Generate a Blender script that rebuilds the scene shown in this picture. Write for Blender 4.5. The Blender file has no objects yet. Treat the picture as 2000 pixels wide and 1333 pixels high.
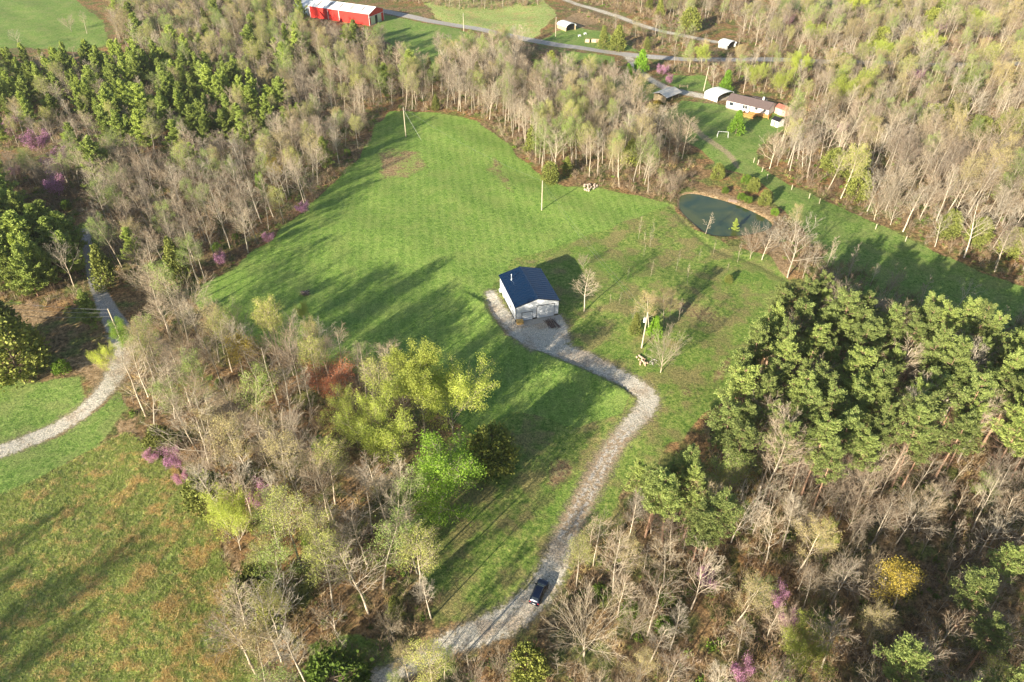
import bpy, math, random
import numpy as np
from mathutils import Vector, Matrix
R = math.radians
rnd = random.Random(7)
rng = np.random.default_rng(11)
scene = bpy.context.scene
C = scene.collection

# ------------------------------------------------------------------ camera, sky, sun, exposure
CAM_H, PITCH, FPX = 100.0, R(38), 1400.0
cam = bpy.data.cameras.new('camera'); cam.sensor_width = 36; cam.lens = 36*FPX/2000
cam.clip_start = 1; cam.clip_end = 9000
cam_o = bpy.data.objects.new('camera', cam); C.objects.link(cam_o)
cam_o.location = (0, 0, CAM_H); cam_o.rotation_euler = (R(90)-PITCH, 0, 0)
scene.camera = cam_o
SUN_EL, SUN_AZ = 17.0, 218.0
w = bpy.data.worlds.new('World'); scene.world = w; w.use_nodes = True
nt = w.node_tree
sky = nt.nodes.new('ShaderNodeTexSky'); sky.sky_type = 'NISHITA'; sky.sun_disc = False
sky.sun_elevation = R(SUN_EL); sky.sun_rotation = R(SUN_AZ); sky.altitude = 300
nt.links.new(sky.outputs[0], nt.nodes['Background'].inputs[0])
nt.nodes['Background'].inputs[1].default_value = 0.07
sun = bpy.data.lights.new('sun', 'SUN'); sun.energy = 5.0; sun.angle = R(0.5); sun.color = (1.0, 0.90, 0.73)
sun_o = bpy.data.objects.new('sun', sun); C.objects.link(sun_o)
S = Vector((math.sin(R(SUN_AZ))*math.cos(R(SUN_EL)), math.cos(R(SUN_AZ))*math.cos(R(SUN_EL)), math.sin(R(SUN_EL))))
sun_o.rotation_euler = S.to_track_quat('Z', 'Y').to_euler(); sun_o.location = (-200, -200, 200)
vs = scene.view_settings
vs.view_transform = 'Standard'; vs.look = 'None'; vs.exposure = 1.5; vs.gamma = 1; vs.use_curve_mapping = False

# ------------------------------------------------------------------ helpers: pixel of the 2000x1333 photo -> point on the ground
def sstep(x, a, b):
    t = np.clip((x-a)/(b-a), 0, 1); return t*t*(3-2*t)
def ray0(px, py, z=0.0):
    a = (px-1000)/FPX; b = (py-666.5)/FPX
    dy = math.cos(PITCH)-b*math.sin(PITCH); dz = -math.sin(PITCH)-b*math.cos(PITCH)
    t = (z-CAM_H)/dz
    return a*t, dy*t
def poly0(pts): return np.array([ray0(*p[:2]) for p in pts])
def seg_dist(X, Y, pts, wid=None):
    best = np.full(X.shape, 1e9)
    for i in range(len(pts)-1):
        ax, ay = pts[i][:2]; bx, by = pts[i+1][:2]
        dx, dy = bx-ax, by-ay
        t = np.clip(((X-ax)*dx+(Y-ay)*dy)/(dx*dx+dy*dy+1e-9), 0, 1)
        d = np.hypot(X-ax-t*dx, Y-ay-t*dy)
        if wid is not None: d = d-(wid[i]*(1-t)+wid[i+1]*t)
        best = np.minimum(best, d)
    return best
def poly_sd(X, Y, pts):            # negative inside
    P = np.vstack([pts, pts[:1]])
    d = seg_dist(X, Y, P)
    inside = np.zeros(X.shape, bool)
    for i in range(len(P)-1):
        x1, y1 = P[i]; x2, y2 = P[i+1]
        c = ((y1 > Y) != (y2 > Y)) & (X < (x2-x1)*(Y-y1)/((y2-y1) if abs(y2-y1) > 1e-9 else 1e-9)+x1)
        inside ^= c
    return np.where(inside, -d, d)
def smooth_line(pts, n=4):         # Catmull-Rom through the points
    P = [np.array(p, float) for p in pts]; P = [2*P[0]-P[1]]+P+[2*P[-1]-P[-2]]
    out = []
    for i in range(1, len(P)-2):
        for k in range(n):
            t = k/n; a, b, c, d = P[i-1:i+3]
            out.append(0.5*((2*b)+(-a+c)*t+(2*a-5*b+4*c-d)*t*t+(-a+3*b-3*c+d)*t**3))
    out.append(P[-2]); return np.array(out)
def line0(pts, n=4):
    L = smooth_line([(*ray0(p[0], p[1]), p[2]) for p in pts], n)
    return L[:, :2], L[:, 2]

DRIVE = line0([(958,572,1.3),(978,612,2.2),(1028,652,3.4),(1088,684,3.0),(1150,710,2.9),(1205,737,2.4),(1245,758,2.4),(1266,782,2.3),(1255,808,2.1),(1228,838,2.0),(1200,870,2.0),(1172,915,2.1),(1146,965,2.1),(1120,1015,2.1),(1098,1065,2.3),(1078,1115,2.3),(1045,1165,2.4),(1000,1204,2.5),(945,1232,2.5),(880,1258,1.9),(800,1300,1.6),(700,1345,1.4)])
DRIVE = (DRIVE[0], DRIVE[1]*.88)
PAD = poly0([(1000,632),(1096,616),(1108,640),(1112,672),(1040,690),(990,655)])
ROAD = line0([(-120,915,2.1),(0,880,2.0),(60,856,2.0),(120,828,2.0),(170,795,2.0),(212,750,2.0),(236,700,2.2),(236,655,2.6),(214,612,2.1),(190,560,1.6),(174,500,1.4),(166,450,1.2)])
TRACK = line0([(236,650,1.4),(275,645,1.4),(320,680,1.3),(370,738,1.2),(430,790,1.2),(520,850,1.2),(640,905,1.2),(780,945,1.2),(850,930,1.0)])
FARROAD = line0([(560,-6,2.9),(700,14,2.9),(850,42,2.9),(930,55,2.9),(1000,71,2.9),(1080,87,2.9),(1160,98,2.9),(1240,107,2.9),(1330,115,2.9),(1440,118,2.9),(1600,119,2.8),(1760,124,2.8),(2100,128,2.8)])
FARTRACK = line0([(1080,-8,2.0),(1140,12,2.2),(1200,31,2.2),(1260,50,2.0),(1330,68,2.0),(1400,84,1.8)])
HDRIVE = line0([(1225,107,1.8),(1250,138,1.8),(1275,157,1.8),(1305,174,2.2),(1345,184,2.4),(1400,192,2.4),(1425,190,1.8)])
SANDY = line0([(1352,242,.8),(1368,264,1.2),(1392,284,1.2),(1424,306,1.0),(1440,330,.5)])
DITCH = line0([(1310,402,.3),(1345,440,.5),(1385,478,.5),(1420,497,.6),(1455,507,.6),(1492,524,.7),(1530,545,.7),(1570,566,.7)])
POND = smooth_line([tuple(p) for p in poly0([(1325,380),(1352,375),(1400,385),(1450,401),(1500,425),(1512,440),(1490,452),(1440,460),(1395,459),(1372,450),(1345,428),(1325,405),(1325,380)])], 3)[:-1]
Z_FIELD = poly0([(765,213),(850,220),(930,238),(1000,288),(1058,345),(1105,364),(1180,372),(1250,384),(1310,400),(1120,470),(1000,500),(965,560),(950,600),(990,660),(1100,705),(1200,750),(1230,775),(1215,810),(1130,830),(1000,800),(930,860),(850,800),(700,735),(560,690),(420,640),(380,590),(400,560),(480,508),(560,440),(640,370),(700,310),(735,245)])
Z_YARD = poly0([(860,560),(930,470),(1060,430),(1180,380),(1310,398),(1350,440),(1420,480),(1500,500),(1545,555),(1500,605),(1480,690),(1430,755),(1385,800),(1330,860),(1235,930),(1190,1030),(1130,1110),(1075,1190),(960,1215),(880,1215),(825,1150),(790,1060),(830,960),(900,830),(900,700)])
Z_LAWN = [poly0(p) for p in (
    [(-200,720),(60,742),(150,740),(166,770),(160,800),(100,835),(-200,935)],
    [(590,1270),(700,1230),(800,1260),(780,1400),(600,1400)],
    [(-200,935),(120,850),(235,765),(250,800),(180,880),(60,945),(0,975),(-200,1040)],
    [(1330,196),(1400,205),(1560,222),(1530,250),(1480,290),(1475,325),(1560,365),(1700,430),(1850,500),(2000,565),(2300,650),(2300,760),(2000,668),(1800,610),(1640,560),(1590,480),(1520,400),(1480,350),(1400,330),(1370,300),(1320,270),(1290,230)],
    [(1300,146),(1380,150),(1395,180),(1330,180),(1290,160)],
    [(1190,150),(1245,140),(1300,180),(1260,200),(1190,190)],
    [(1040,88),(1110,55),(1180,62),(1250,100),(1160,95)],
    [(740,28),(900,56),(930,80),(880,110),(850,150),(800,120),(730,60)],
    [(1090,100),(1200,110),(1200,140),(1110,130)],
    [(-300,-20),(120,-20),(200,40),(215,90),(150,105),(60,92),(-300,120)],
    [(1480,-30),(1800,-30),(1740,10),(1600,30),(1520,10)])]
Z_MEADOW = poly0([(-300,1000),(0,975),(60,950),(190,880),(250,850),(330,905),(390,990),(430,1080),(470,1160),(490,1260),(500,1400),(-300,1600)])
Z_BARE = [poly0(p) for p in ([(728,300),(775,285),(822,300),(838,325),(800,350),(740,352)], [(1065,905),(1120,890),(1135,925),(1090,965),(1060,945)], [(1320,762),(1350,752),(1362,775),(1330,785)], [(1240,850),(1275,800),(1300,790),(1290,830),(1255,870)], [(1230,560),(1330,590),(1400,600),(1420,640),(1330,625),(1240,590)], [(1395,700),(1430,690),(1420,745),(1380,760)], [(960,300),(990,330),(1010,380),(985,370),(950,330)])]
Z_PASTURE = poly0([(820,0),(1060,0),(1090,30),(1040,80),(960,60),(860,40)])
Z_DIRT = [poly0(p) for p in (
    [(425,1060),(462,1070),(512,1230),(535,1400),(498,1400),(478,1230)],
    [(0,600),(60,590),(110,615),(60,640),(0,650)], [(130,700),(165,690),(215,690),(190,760),(160,740)],
    [(1365,376),(1400,370),(1500,408),(1512,430),(1500,425),(1440,398),(1390,384)],
    [(1130,25),(1180,40),(1130,60),(1090,70),(1085,50)],
    [(230,830),(270,820),(280,870),(250,890)], [(620,50),(700,60),(740,90),(660,80)],
    [(745,290),(800,290),(830,320),(770,350),(735,320)],
    [(1500,400),(1540,450),(1560,520),(1530,545),(1500,500),(1480,460)])]
BARN_A = np.array((0.9, 135.3)); BARN_ANG = math.atan2(2.9, 10.0)

def noise2(X, Y, s, seed):
    r = np.random.default_rng(seed); out = 0
    for i in range(6):
        a = r.uniform(0, 2*math.pi); k = r.uniform(.6, 1.5)/s; ph = r.uniform(0, 6.3)
        out = out+np.sin((X*math.cos(a)+Y*math.sin(a))*k*2*math.pi+ph)
    return out/6
PADC = (4.0, 143.0)
def hgt(x, y):
    x = np.asarray(x, float); y = np.asarray(y, float)
    h = 1.1*noise2(x, y, 75, 1)+0.35*noise2(x, y, 24, 2)
    cy = [(*PADC, 14), (ray0(1458,222)[0], ray0(1458,222)[1], 26), (ray0(660,40)[0], ray0(660,40)[1], 30)]
    for cx, cyy, rr in cy:
        m = np.exp(-(((x-cx)**2+(y-cyy)**2)/rr**2)**2); h = h*(1-m)
    sd = poly_sd(x, y, POND); m = 1-sstep(sd, 1, 14)
    h = h*(1-m)
    h = h-1.6*(1-sstep(sd, -3.0, 0.8))
    h = h-0.28*(1-sstep(np.abs(seg_dist(x, y, DITCH[0])), 0.2, 1.6))
    # the drive is cut into the slope on its field side
    dd = seg_dist(x, y, DRIVE[0][:44], DRIVE[1][:44])
    side = ((x-ray0(960,600)[0])*(ray0(1230,770)[1]-ray0(960,600)[1])-(y-ray0(960,600)[1])*(ray0(1230,770)[0]-ray0(960,600)[0]))
    up = (dd > 0.1)*(1-sstep(dd, .9, 9))*sstep(dd, .1, .9)*(side > 0)
    fade = sstep(y, ray0(1200,800)[1], ray0(1200,740)[1])
    return h+0.75*up*fade
def H1(x, y): return float(hgt(np.array([x]), np.array([y]))[0])
def at(px, py, dz=0.0):
    z = 0.0
    for _ in range(4):
        x, y = ray0(px, py, z+dz); z = H1(x, y)
    return x, y, z

# ------------------------------------------------------------------ materials
def new_mat(name):
    m = bpy.data.materials.new(name); m.use_nodes = True
    n = m.node_tree; b = n.nodes['Principled BSDF']; b.inputs['Specular IOR Level'].default_value = 0.25
    return m, n, b
def nd(n, t, **k):
    o = n.nodes.new(t)
    for a, v in k.items(): setattr(o, a, v)
    return o
def noise(n, scale, detail=4, rough=.6, coord=None, dist=0):
    t = nd(n, 'ShaderNodeTexNoise'); t.inputs['Scale'].default_value = scale; t.inputs['Detail'].default_value = detail
    t.inputs['Roughness'].default_value = rough; t.inputs['Distortion'].default_value = dist
    if coord is not None: n.links.new(coord, t.inputs['Vector'])
    return t.outputs['Fac']
def ramp(n, fac, stops):
    r = nd(n, 'ShaderNodeValToRGB'); e = r.color_ramp.elements
    while len(e) < len(stops): e.new(.5)
    for i, (p, c) in enumerate(stops):
        e[i].position = p; e[i].color = (*c, 1) if len(c) == 3 else c
    n.links.new(fac, r.inputs[0]); return r.outputs[0]
def mix(n, f, a, b, mode='MIX'):
    m = nd(n, 'ShaderNodeMix', data_type='RGBA', blend_type=mode)
    for s, v in ((m.inputs[0], f), (m.inputs[6], a), (m.inputs[7], b)):
        if hasattr(v, 'is_output') or isinstance(v, bpy.types.NodeSocket): n.links.new(v, s)
        elif isinstance(v, (int, float)): s.default_value = v
        else: s.default_value = (*v, 1)
    return m.outputs[2]
def mth(n, op, a, b=0.0, clamp=False):
    m = nd(n, 'ShaderNodeMath', operation=op, use_clamp=clamp)
    for s, v in ((m.inputs[0], a), (m.inputs[1], b)):
        if isinstance(v, bpy.types.NodeSocket): n.links.new(v, s)
        else: s.default_value = v
    return m.outputs[0]
def mrange(n, v, a, b, c=0.0, d=1.0):
    m = nd(n, 'ShaderNodeMapRange'); n.links.new(v, m.inputs[0])
    for i, q in enumerate((a, b, c, d)): m.inputs[i+1].default_value = q
    return m.outputs[0]
def bump(n, b, h, strength, dist):
    u = nd(n, 'ShaderNodeBump'); u.inputs['Strength'].default_value = strength; u.inputs['Distance'].default_value = dist
    n.links.new(h, u.inputs['Height']); n.links.new(u.outputs[0], b.inputs['Normal'])

def simple_mat(name, col, rough=.7, var=.15, scale=6, metal=0.0, spec=.3, bmp=0):
    m, n, b = new_mat(name); b.inputs['Roughness'].default_value = rough; b.inputs['Metallic'].default_value = metal
    b.inputs['Specular IOR Level'].default_value = spec
    tc = nd(n, 'ShaderNodeTexCoord').outputs['Object']
    f = noise(n, scale, 5, .65, tc)
    c1 = [c*(1-var) for c in col]; c2 = [min(1, c*(1+var)) for c in col]
    n.links.new(ramp(n, f, [(.3, c1), (.7, c2)]), b.inputs['Base Color'])
    if bmp: bump(n, b, f, .6, bmp)
    return m
def bark_mat(name, c1, c2):
    m, n, b = new_mat(name); b.inputs['Roughness'].default_value = .9
    tc = nd(n, 'ShaderNodeTexCoord').outputs['Object']
    mp = nd(n, 'ShaderNodeMapping'); mp.inputs['Scale'].default_value = (3, 3, .7); n.links.new(tc, mp.inputs[0])
    f = noise(n, 1.6, 4, .7, mp.outputs[0])
    oi = nd(n, 'ShaderNodeObjectInfo').outputs['Random']
    c = ramp(n, f, [(.3, c1), (.65, c2)])
    c = mix(n, 1.0, c, ramp(n, oi, [(0, (.68, .66, .62)), (.5, (1, .97, .94)), (1, (1.25, 1.16, 1.06))]), 'MULTIPLY')
    n.links.new(c, b.inputs['Base Color']); return m
def leaf_mat(name, cols, trans=.35, objvar=(.8, 1.15)):
    m, n, b = new_mat(name); b.inputs['Roughness'].default_value = .65; b.inputs['Specular IOR Level'].default_value = .2
    isl = nd(n, 'ShaderNodeNewGeometry').outputs['Random Per Island']
    oi = nd(n, 'ShaderNodeObjectInfo').outputs['Random']
    k = len(cols)-1
    c = ramp(n, isl, [(i/k, cc) for i, cc in enumerate(cols)])
    lo, hi = objvar
    c = mix(n, 1.0, c, ramp(n, oi, [(0, (lo, lo*.97, lo)), (.5, (1, 1, 1)), (1, (hi*1.03, hi, hi*.9))]), 'MULTIPLY')
    n.links.new(c, b.inputs['Base Color'])
    tr = nd(n, 'ShaderNodeBsdfTranslucent'); n.links.new(c, tr.inputs[0])
    ms = nd(n, 'ShaderNodeMixShader'); ms.inputs[0].default_value = trans
    n.links.new(b.outputs[0], ms.inputs[1]); n.links.new(tr.outputs[0], ms.inputs[2])
    n.links.new(ms.outputs[0], n.nodes['Material Output'].inputs[0]); return m

M = {}
M['bark_grey'] = bark_mat('grey bark', (.22, .19, .145), (.50, .45, .36))
M['bark_pale'] = bark_mat('pale bark', (.33, .29, .225), (.58, .52, .43))
M['bark_pine'] = bark_mat('pine bark', (.20, .125, .085), (.42, .28, .20))
M['bark_dark'] = bark_mat('dark bark', (.12, .09, .07), (.26, .20, .15))
M['twig_tan'] = leaf_mat('tan twigs', [(.22, .175, .115), (.36, .295, .20), (.29, .235, .16)], .0, (.72, 1.25))
M['twig_pink'] = leaf_mat('rosy twigs', [(.20, .145, .10), (.31, .235, .17), (.25, .19, .14)], .0, (.75, 1.25))
M['twig_pale'] = leaf_mat('pale twigs', [(.31, .275, .205), (.44, .395, .31)], .0, (.85, 1.1))
M['twig_brown'] = leaf_mat('brown twigs', [(.13, .09, .055), (.24, .165, .10), (.19, .14, .09)], .0, (.7, 1.35))
M['bud'] = leaf_mat('yellow green buds', [(.30, .34, .08), (.44, .46, .13), (.36, .40, .10)], .3, (.75, 1.15))
M['bud_green'] = leaf_mat('fresh green buds', [(.20, .29, .07), (.32, .41, .11), (.25, .35, .09)], .3, (.75, 1.15))
M['bud_tan'] = leaf_mat('tan catkins', [(.33, .27, .13), (.44, .37, .17), (.36, .33, .12)], .2, (.75, 1.15))
M['leaf_lime'] = leaf_mat('yellow green young leaves', [(.34, .42, .07), (.54, .60, .13), (.44, .51, .09)], .45)
M['leaf_bright'] = leaf_mat('bright green young leaves', [(.16, .30, .03), (.28, .42, .05), (.22, .37, .04)], .4)
M['leaf_gold'] = leaf_mat('golden catkins', [(.42, .32, .05), (.50, .40, .08)], .3)
M['leaf_red'] = leaf_mat('red maple buds', [(.50, .15, .06), (.65, .25, .11), (.44, .16, .09)], .25)
M['needle'] = leaf_mat('pine needles', [(.13, .19, .05), (.30, .355, .105), (.20, .26, .07)], .2, (.75, 1.3))
M['needle_young'] = leaf_mat('young pine needles', [(.16, .23, .045), (.37, .44, .10), (.26, .33, .07)], .2, (.7, 1.3))
M['cedar'] = leaf_mat('cedar foliage', [(.09, .115, .025), (.24, .26, .06), (.165, .19, .042)], .15, (.8, 1.3))
M['lime_cedar'] = leaf_mat('bright conifer foliage', [(.12, .24, .02), (.22, .38, .04), (.17, .31, .03)], .25, (.85, 1.2))
M['redbud'] = leaf_mat('redbud blossom', [(.48, .20, .38), (.66, .34, .54), (.58, .28, .44)], .25, (.75, 1.1))
M['bush_green'] = leaf_mat('shrub leaves', [(.08, .15, .02), (.18, .28, .035), (.13, .21, .03)], .3, (.7, 1.3))
M['grass_green'] = leaf_mat('meadow grass', [(.26, .38, .08), (.40, .48, .14), (.58, .56, .26)], .5, (.8, 1.2))
M['grass_tan'] = leaf_mat('dry broomsedge', [(.66, .47, .20), (.74, .58, .29), (.62, .53, .26)], .5, (.8, 1.2))
M['white_metal'] = simple_mat('white metal siding', (.62, .64, .66), .45, .05, 1.5)
M['white_roof'] = simple_mat('white metal roof', (.80, .80, .78), .5, .06, .6)
M['navy_roof'] = simple_mat('dark blue metal roof', (.007, .030, .078), .25, .12, .8, 0.45, .6)
M['brown_roof'] = simple_mat('brown shingles', (.15, .11, .10), .85, .2, 2.5)
M['grey_roof'] = simple_mat('grey metal roof', (.42, .41, .38), .55, .15, .8)
M['pale_roof'] = simple_mat('pale tan metal roof', (.66, .61, .52), .6, .1, .8)
M['rust_roof'] = simple_mat('rusty roof', (.32, .13, .09), .8, .3, 2)
M['pink_wall'] = simple_mat('faded pink siding', (.55, .33, .26), .8, .15, 2)
M['black'] = simple_mat('black trim', (.02, .02, .022), .6, .1)
M['dark_glass'] = simple_mat('dark glass', (.03, .04, .05), .08, .1, 3, 0, .6)
M['red_wall'] = simple_mat('red metal siding', (.62, .035, .025), .5, .10, .35)
M['tan_wall'] = simple_mat('weathered tan boards', (.42, .33, .20), .85, .2, 2)
M['white_wall'] = simple_mat('white vinyl siding', (.72, .72, .70), .6, .04, 1)
M['skirt'] = simple_mat('grey block skirting', (.24, .21, .19), .9, .15, 3)
M['deck'] = simple_mat('orange stained deck boards', (.50, .27, .085), .7, .15, 2)
M['concrete'] = simple_mat('concrete', (.36, .34, .30), .9, .15, 2, bmp=.02)
M['galv'] = simple_mat('galvanised metal', (.55, .57, .58), .3, .1, 3, .6)
M['poly_sheet'] = simple_mat('pale blue plastic sheet', (.50, .62, .64), .4, .15, .7)
M['pole'] = simple_mat('weathered utility pole', (.50, .43, .31), .9, .15, 3)
M['wire'] = simple_mat('wire', (.30, .30, .30), .4, .05, 3, .5)
M['log'] = simple_mat('dark weathered wood', (.14, .10, .085), .9, .35, 3)
M['wood_yellow'] = simple_mat('fresh sawn wood', (.62, .40, .13), .8, .15, 4)
M['rock'] = simple_mat('sandstone rock', (.42, .33, .26), .95, .25, 2)
M['pink_log'] = simple_mat('cut log ends', (.55, .38, .27), .9, .3, 2)
M['car'] = simple_mat('dark navy car paint', (.006, .012, .035), .18, .1, 3, .3, .7)
M['chrome'] = simple_mat('chrome', (.55, .55, .56), .2, .05, 3, .9)
M['rubber'] = simple_mat('tyre rubber', (.015, .015, .015), .9, .1)
M['lamp_red'] = simple_mat('red tail lamp plastic', (.45, .03, .03), .3, .1)
M['plate'] = simple_mat('white plastic', (.7, .7, .7), .5, .05)

def pack_attr(n, name):
    a = nd(n, 'ShaderNodeAttribute', attribute_name=name); return a
def ground_material():
    m, n, b = new_mat('ground cover'); b.inputs['Roughness'].default_value = .95; b.inputs['Specular IOR Level'].default_value = .1
    pos = nd(n, 'ShaderNodeNewGeometry').outputs['Position']
    big = noise(n, .035, 4, .55, pos); mid = noise(n, .16, 5, .6, pos); sm = noise(n, 1.1, 6, .72, pos); fine = noise(n, 3.2, 4, .8, pos)
    za = pack_attr(n, 'zone_a'); zb = pack_attr(n, 'zone_b')
    sa = nd(n, 'ShaderNodeSeparateColor'); n.links.new(za.outputs['Color'], sa.inputs[0])
    sb = nd(n, 'ShaderNodeSeparateColor'); n.links.new(zb.outputs['Color'], sb.inputs[0])
    jit = mth(n, 'MULTIPLY', mth(n, 'SUBTRACT', sm, .5), 1.0)
    jit2 = mth(n, 'MULTIPLY', mth(n, 'SUBTRACT', mid, .5), .9)
    def mask(s):
        v = mth(n, 'ADD', mth(n, 'ADD', s, jit), jit2); return mrange(n, v, .38, .62)
    # forest floor: leaf litter, orange brown to grey brown with green bits
    lit = ramp(n, sm, [(.36, (.065, .045, .024)), (.50, (.21, .145, .075)), (.64, (.39, .275, .15))])
    lit = mix(n, mrange(n, big, .42, .62), lit, ramp(n, sm, [(.38, (.11, .065, .03)), (.64, (.46, .26, .11))]))
    lit = mix(n, mth(n, 'MULTIPLY', mrange(n, mid, .47, .58), .75), lit, ramp(n, sm, [(.38, (.05, .08, .02)), (.64, (.19, .25, .06))]))
    # mown field
    fld = ramp(n, sm, [(.36, (.095, .180, .032)), (.5, (.170, .275, .050)), (.64, (.255, .355, .080))])
    mp = nd(n, 'ShaderNodeMapping'); mp.inputs['Rotation'].default_value = (0, 0, R(-7)); n.links.new(pos, mp.inputs[0])
    sx = nd(n, 'ShaderNodeSeparateXYZ'); n.links.new(mp.outputs[0], sx.inputs[0])
    wave = mth(n, 'SINE', mth(n, 'ADD', mth(n, 'MULTIPLY', sx.outputs[0], 2.35), mth(n, 'MULTIPLY', big, 2.0)))
    wave2 = mth(n, 'MULTIPLY', mth(n, 'ADD', mth(n, 'MULTIPLY', wave, .5), .5), mrange(n, mid, .36, .56, .35, 1.0))
    fld = mix(n, mth(n, 'MULTIPLY', wave2, .42), fld, (.29, .385, .10))
    fld = mix(n, mth(n, 'MULTIPLY', mrange(n, mid, .47, .62), .42), fld, (.26, .31, .085))
    # yard grass, patchier, yellow and brown
    yrd = ramp(n, sm, [(.36, (.080, .145, .028)), (.5, (.175, .245, .050)), (.64, (.32, .35, .10))])
    yrd = mix(n, mth(n, 'MULTIPLY', mrange(n, mid, .47, .58), .65), yrd, ramp(n, fine, [(.3, (.20, .155, .075)), (.7, (.33, .24, .12))]))
    yrd = mix(n, mth(n, 'MULTIPLY', mrange(n, big, .50, .6), .4), yrd, (.10, .20, .03))
    # lush lawn
    lwn = ramp(n, sm, [(.36, (.09, .165, .032)), (.5, (.165, .255, .055)), (.64, (.26, .34, .095))])
    lwn = mix(n, mth(n, 'MULTIPLY', mrange(n, mid, .46, .6), .5), lwn, (.26, .28, .10))
    # rough meadow
    mdw = ramp(n, sm, [(.36, (.16, .24, .055)), (.5, (.31, .38, .11)), (.64, (.52, .50, .24))])
    mdw = mix(n, mth(n, 'MULTIPLY', mrange(n, mth(n, 'ADD', mth(n, 'MULTIPLY', mid, .6), mth(n, 'MULTIPLY', sm, .4)), .5, .60), .65), mdw, ramp(n, fine, [(.38, (.30, .21, .09)), (.62, (.54, .39, .19))]))
    drt = ramp(n, sm, [(.36, (.14, .10, .052)), (.5, (.30, .205, .11)), (.64, (.45, .33, .20))])
    c = lit
    c = mix(n, mask(sb.outputs['Red']), c, drt)
    c = mix(n, mask(sa.outputs['Blue']), c, lwn)
    c = mix(n, mask(sb.outputs['Green']), c, mdw)
    c = mix(n, mask(sa.outputs['Green']), c, yrd)
    c = mix(n, mask(sa.outputs['Red']), c, fld)
    # gravel and asphalt: signed distances in metres
    ds = pack_attr(n, 'gravel_distance').outputs['Fac']; rs = pack_attr(n, 'road_distance').outputs['Fac']; ss = pack_attr(n, 'worn_distance').outputs['Fac']
    n2 = mth(n, 'MULTIPLY', mth(n, 'SUBTRACT', sm, .5), 3.6)
    vf = noise(n, 9.0, 3, .8, pos)
    grv = ramp(n, vf, [(.34, (.28, .25, .195)), (.48, (.52, .475, .39)), (.62, (.74, .69, .59))])
    grv = mix(n, mth(n, 'MULTIPLY', mrange(n, sm, .55, .62), .5), grv, ramp(n, fine, [(.36, (.09, .10, .04)), (.64, (.26, .23, .14))]))
    grv = mix(n, mth(n, 'MULTIPLY', mrange(n, mid, .50, .60), .45), grv, ramp(n, sm, [(.3, (.22, .13, .07)), (.7, (.42, .29, .18))]))
    # brown, leaf covered middle stretch of the drive, from its own attribute
    wl = pack_attr(n, 'leafy_drive').outputs['Fac']
    leafy = mix(n, mrange(n, sm, .49, .58), ramp(n, vf, [(.3, (.22, .16, .10)), (.7, (.44, .34, .23))]), grv)
    tr_ = mrange(n, mth(n, 'ABSOLUTE', mth(n, 'ADD', ds, 1.15)), .15, .55, 1, 0)
    leafy = mix(n, mth(n, 'MULTIPLY', tr_, mrange(n, sm, .44, .54)), leafy, ramp(n, fine, [(.3, (.30, .27, .23)), (.65, (.55, .51, .46))]))
    grv2 = mix(n, wl, grv, leafy)
    edge = mrange(n, mth(n, 'ADD', ds, n2), -.45, .35, 1, 0)
    shoulder = mrange(n, mth(n, 'ADD', ds, mth(n, 'MULTIPLY', n2, 1.3)), .2, 1.3, .75, 0)
    c = mix(n, shoulder, c, ramp(n, fine, [(.3, (.12, .10, .055)), (.7, (.33, .27, .18))]))
    c = mix(n, edge, c, grv2)
    worn = mrange(n, mth(n, 'ADD', ss, n2), -.3, .6, .8, 0)
    c = mix(n, worn, c, ramp(n, fine, [(.3, (.27, .20, .12)), (.7, (.48, .38, .25))]))
    tar = ramp(n, fine, [(.3, (.30, .29, .28)), (.7, (.44, .42, .40))])
    tar = mix(n, mrange(n, mid, .45, .7), tar, (.40, .35, .29))
    c = mix(n, mrange(n, mth(n, 'ADD', rs, mth(n, 'MULTIPLY', n2, .35)), -.2, .25, 1, 0), c, tar)
    # fine speckle of every surface
    c = mix(n, 1.0, c, ramp(n, fine, [(.36, (.55, .58, .56)), (.5, (1, 1, 1)), (.64, (1.55, 1.48, 1.38))]), 'MULTIPLY')
    n.links.new(c, b.inputs['Base Color'])
    rough_m = mth(n, 'ADD', mth(n, 'MULTIPLY', sm, .7), mth(n, 'MULTIPLY', fine, .4))
    bump(n, b, rough_m, 1.0, .30)
    return m
M['ground'] = ground_material()

def water_material():
    m, n, b = new_mat('pond water'); b.inputs['Roughness'].default_value = .05; b.inputs['Specular IOR Level'].default_value = .35
    pos = nd(n, 'ShaderNodeNewGeometry').outputs['Position']
    f = noise(n, .09, 3, .5, pos, 1)
    n.links.new(ramp(n, f, [(.35, (.030, .055, .028)), (.6, (.080, .095, .030))]), b.inputs['Base Color'])
    bump(n, b, noise(n, 2.0, 3, .6, pos), .25, .03)
    return m
M['water'] = water_material()

# ------------------------------------------------------------------ mesh helpers
def mesh_quads(name, V, F, mats, midx=None, smooth=False):
    V = np.asarray(V, np.float32); F = np.asarray(F, np.int32)
    me = bpy.data.meshes.new(name)
    me.vertices.add(len(V)); me.vertices.foreach_set('co', V.ravel())
    k = F.shape[1]
    me.loops.add(F.size); me.loops.foreach_set('vertex_index', F.ravel())
    me.polygons.add(len(F)); me.polygons.foreach_set('loop_start', np.arange(0, F.size, k, dtype=np.int32))
    try: me.polygons.foreach_set('loop_total', np.full(len(F), k, np.int32))
    except Exception: pass
    if midx is not None: me.polygons.foreach_set('material_index', np.asarray(midx, np.int32))
    if smooth: me.polygons.foreach_set('use_smooth', np.ones(len(F), bool))
    for m in mats: me.materials.append(m)
    me.update(calc_edges=True); me.validate()
    return me
def link(name, me, parent=None, label=None, cat=None, group=None, kind=None):
    o = bpy.data.objects.new(name, me); C.objects.link(o)
    if parent is not None: o.parent = parent
    tag(o, label, cat, group, kind); return o
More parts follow.
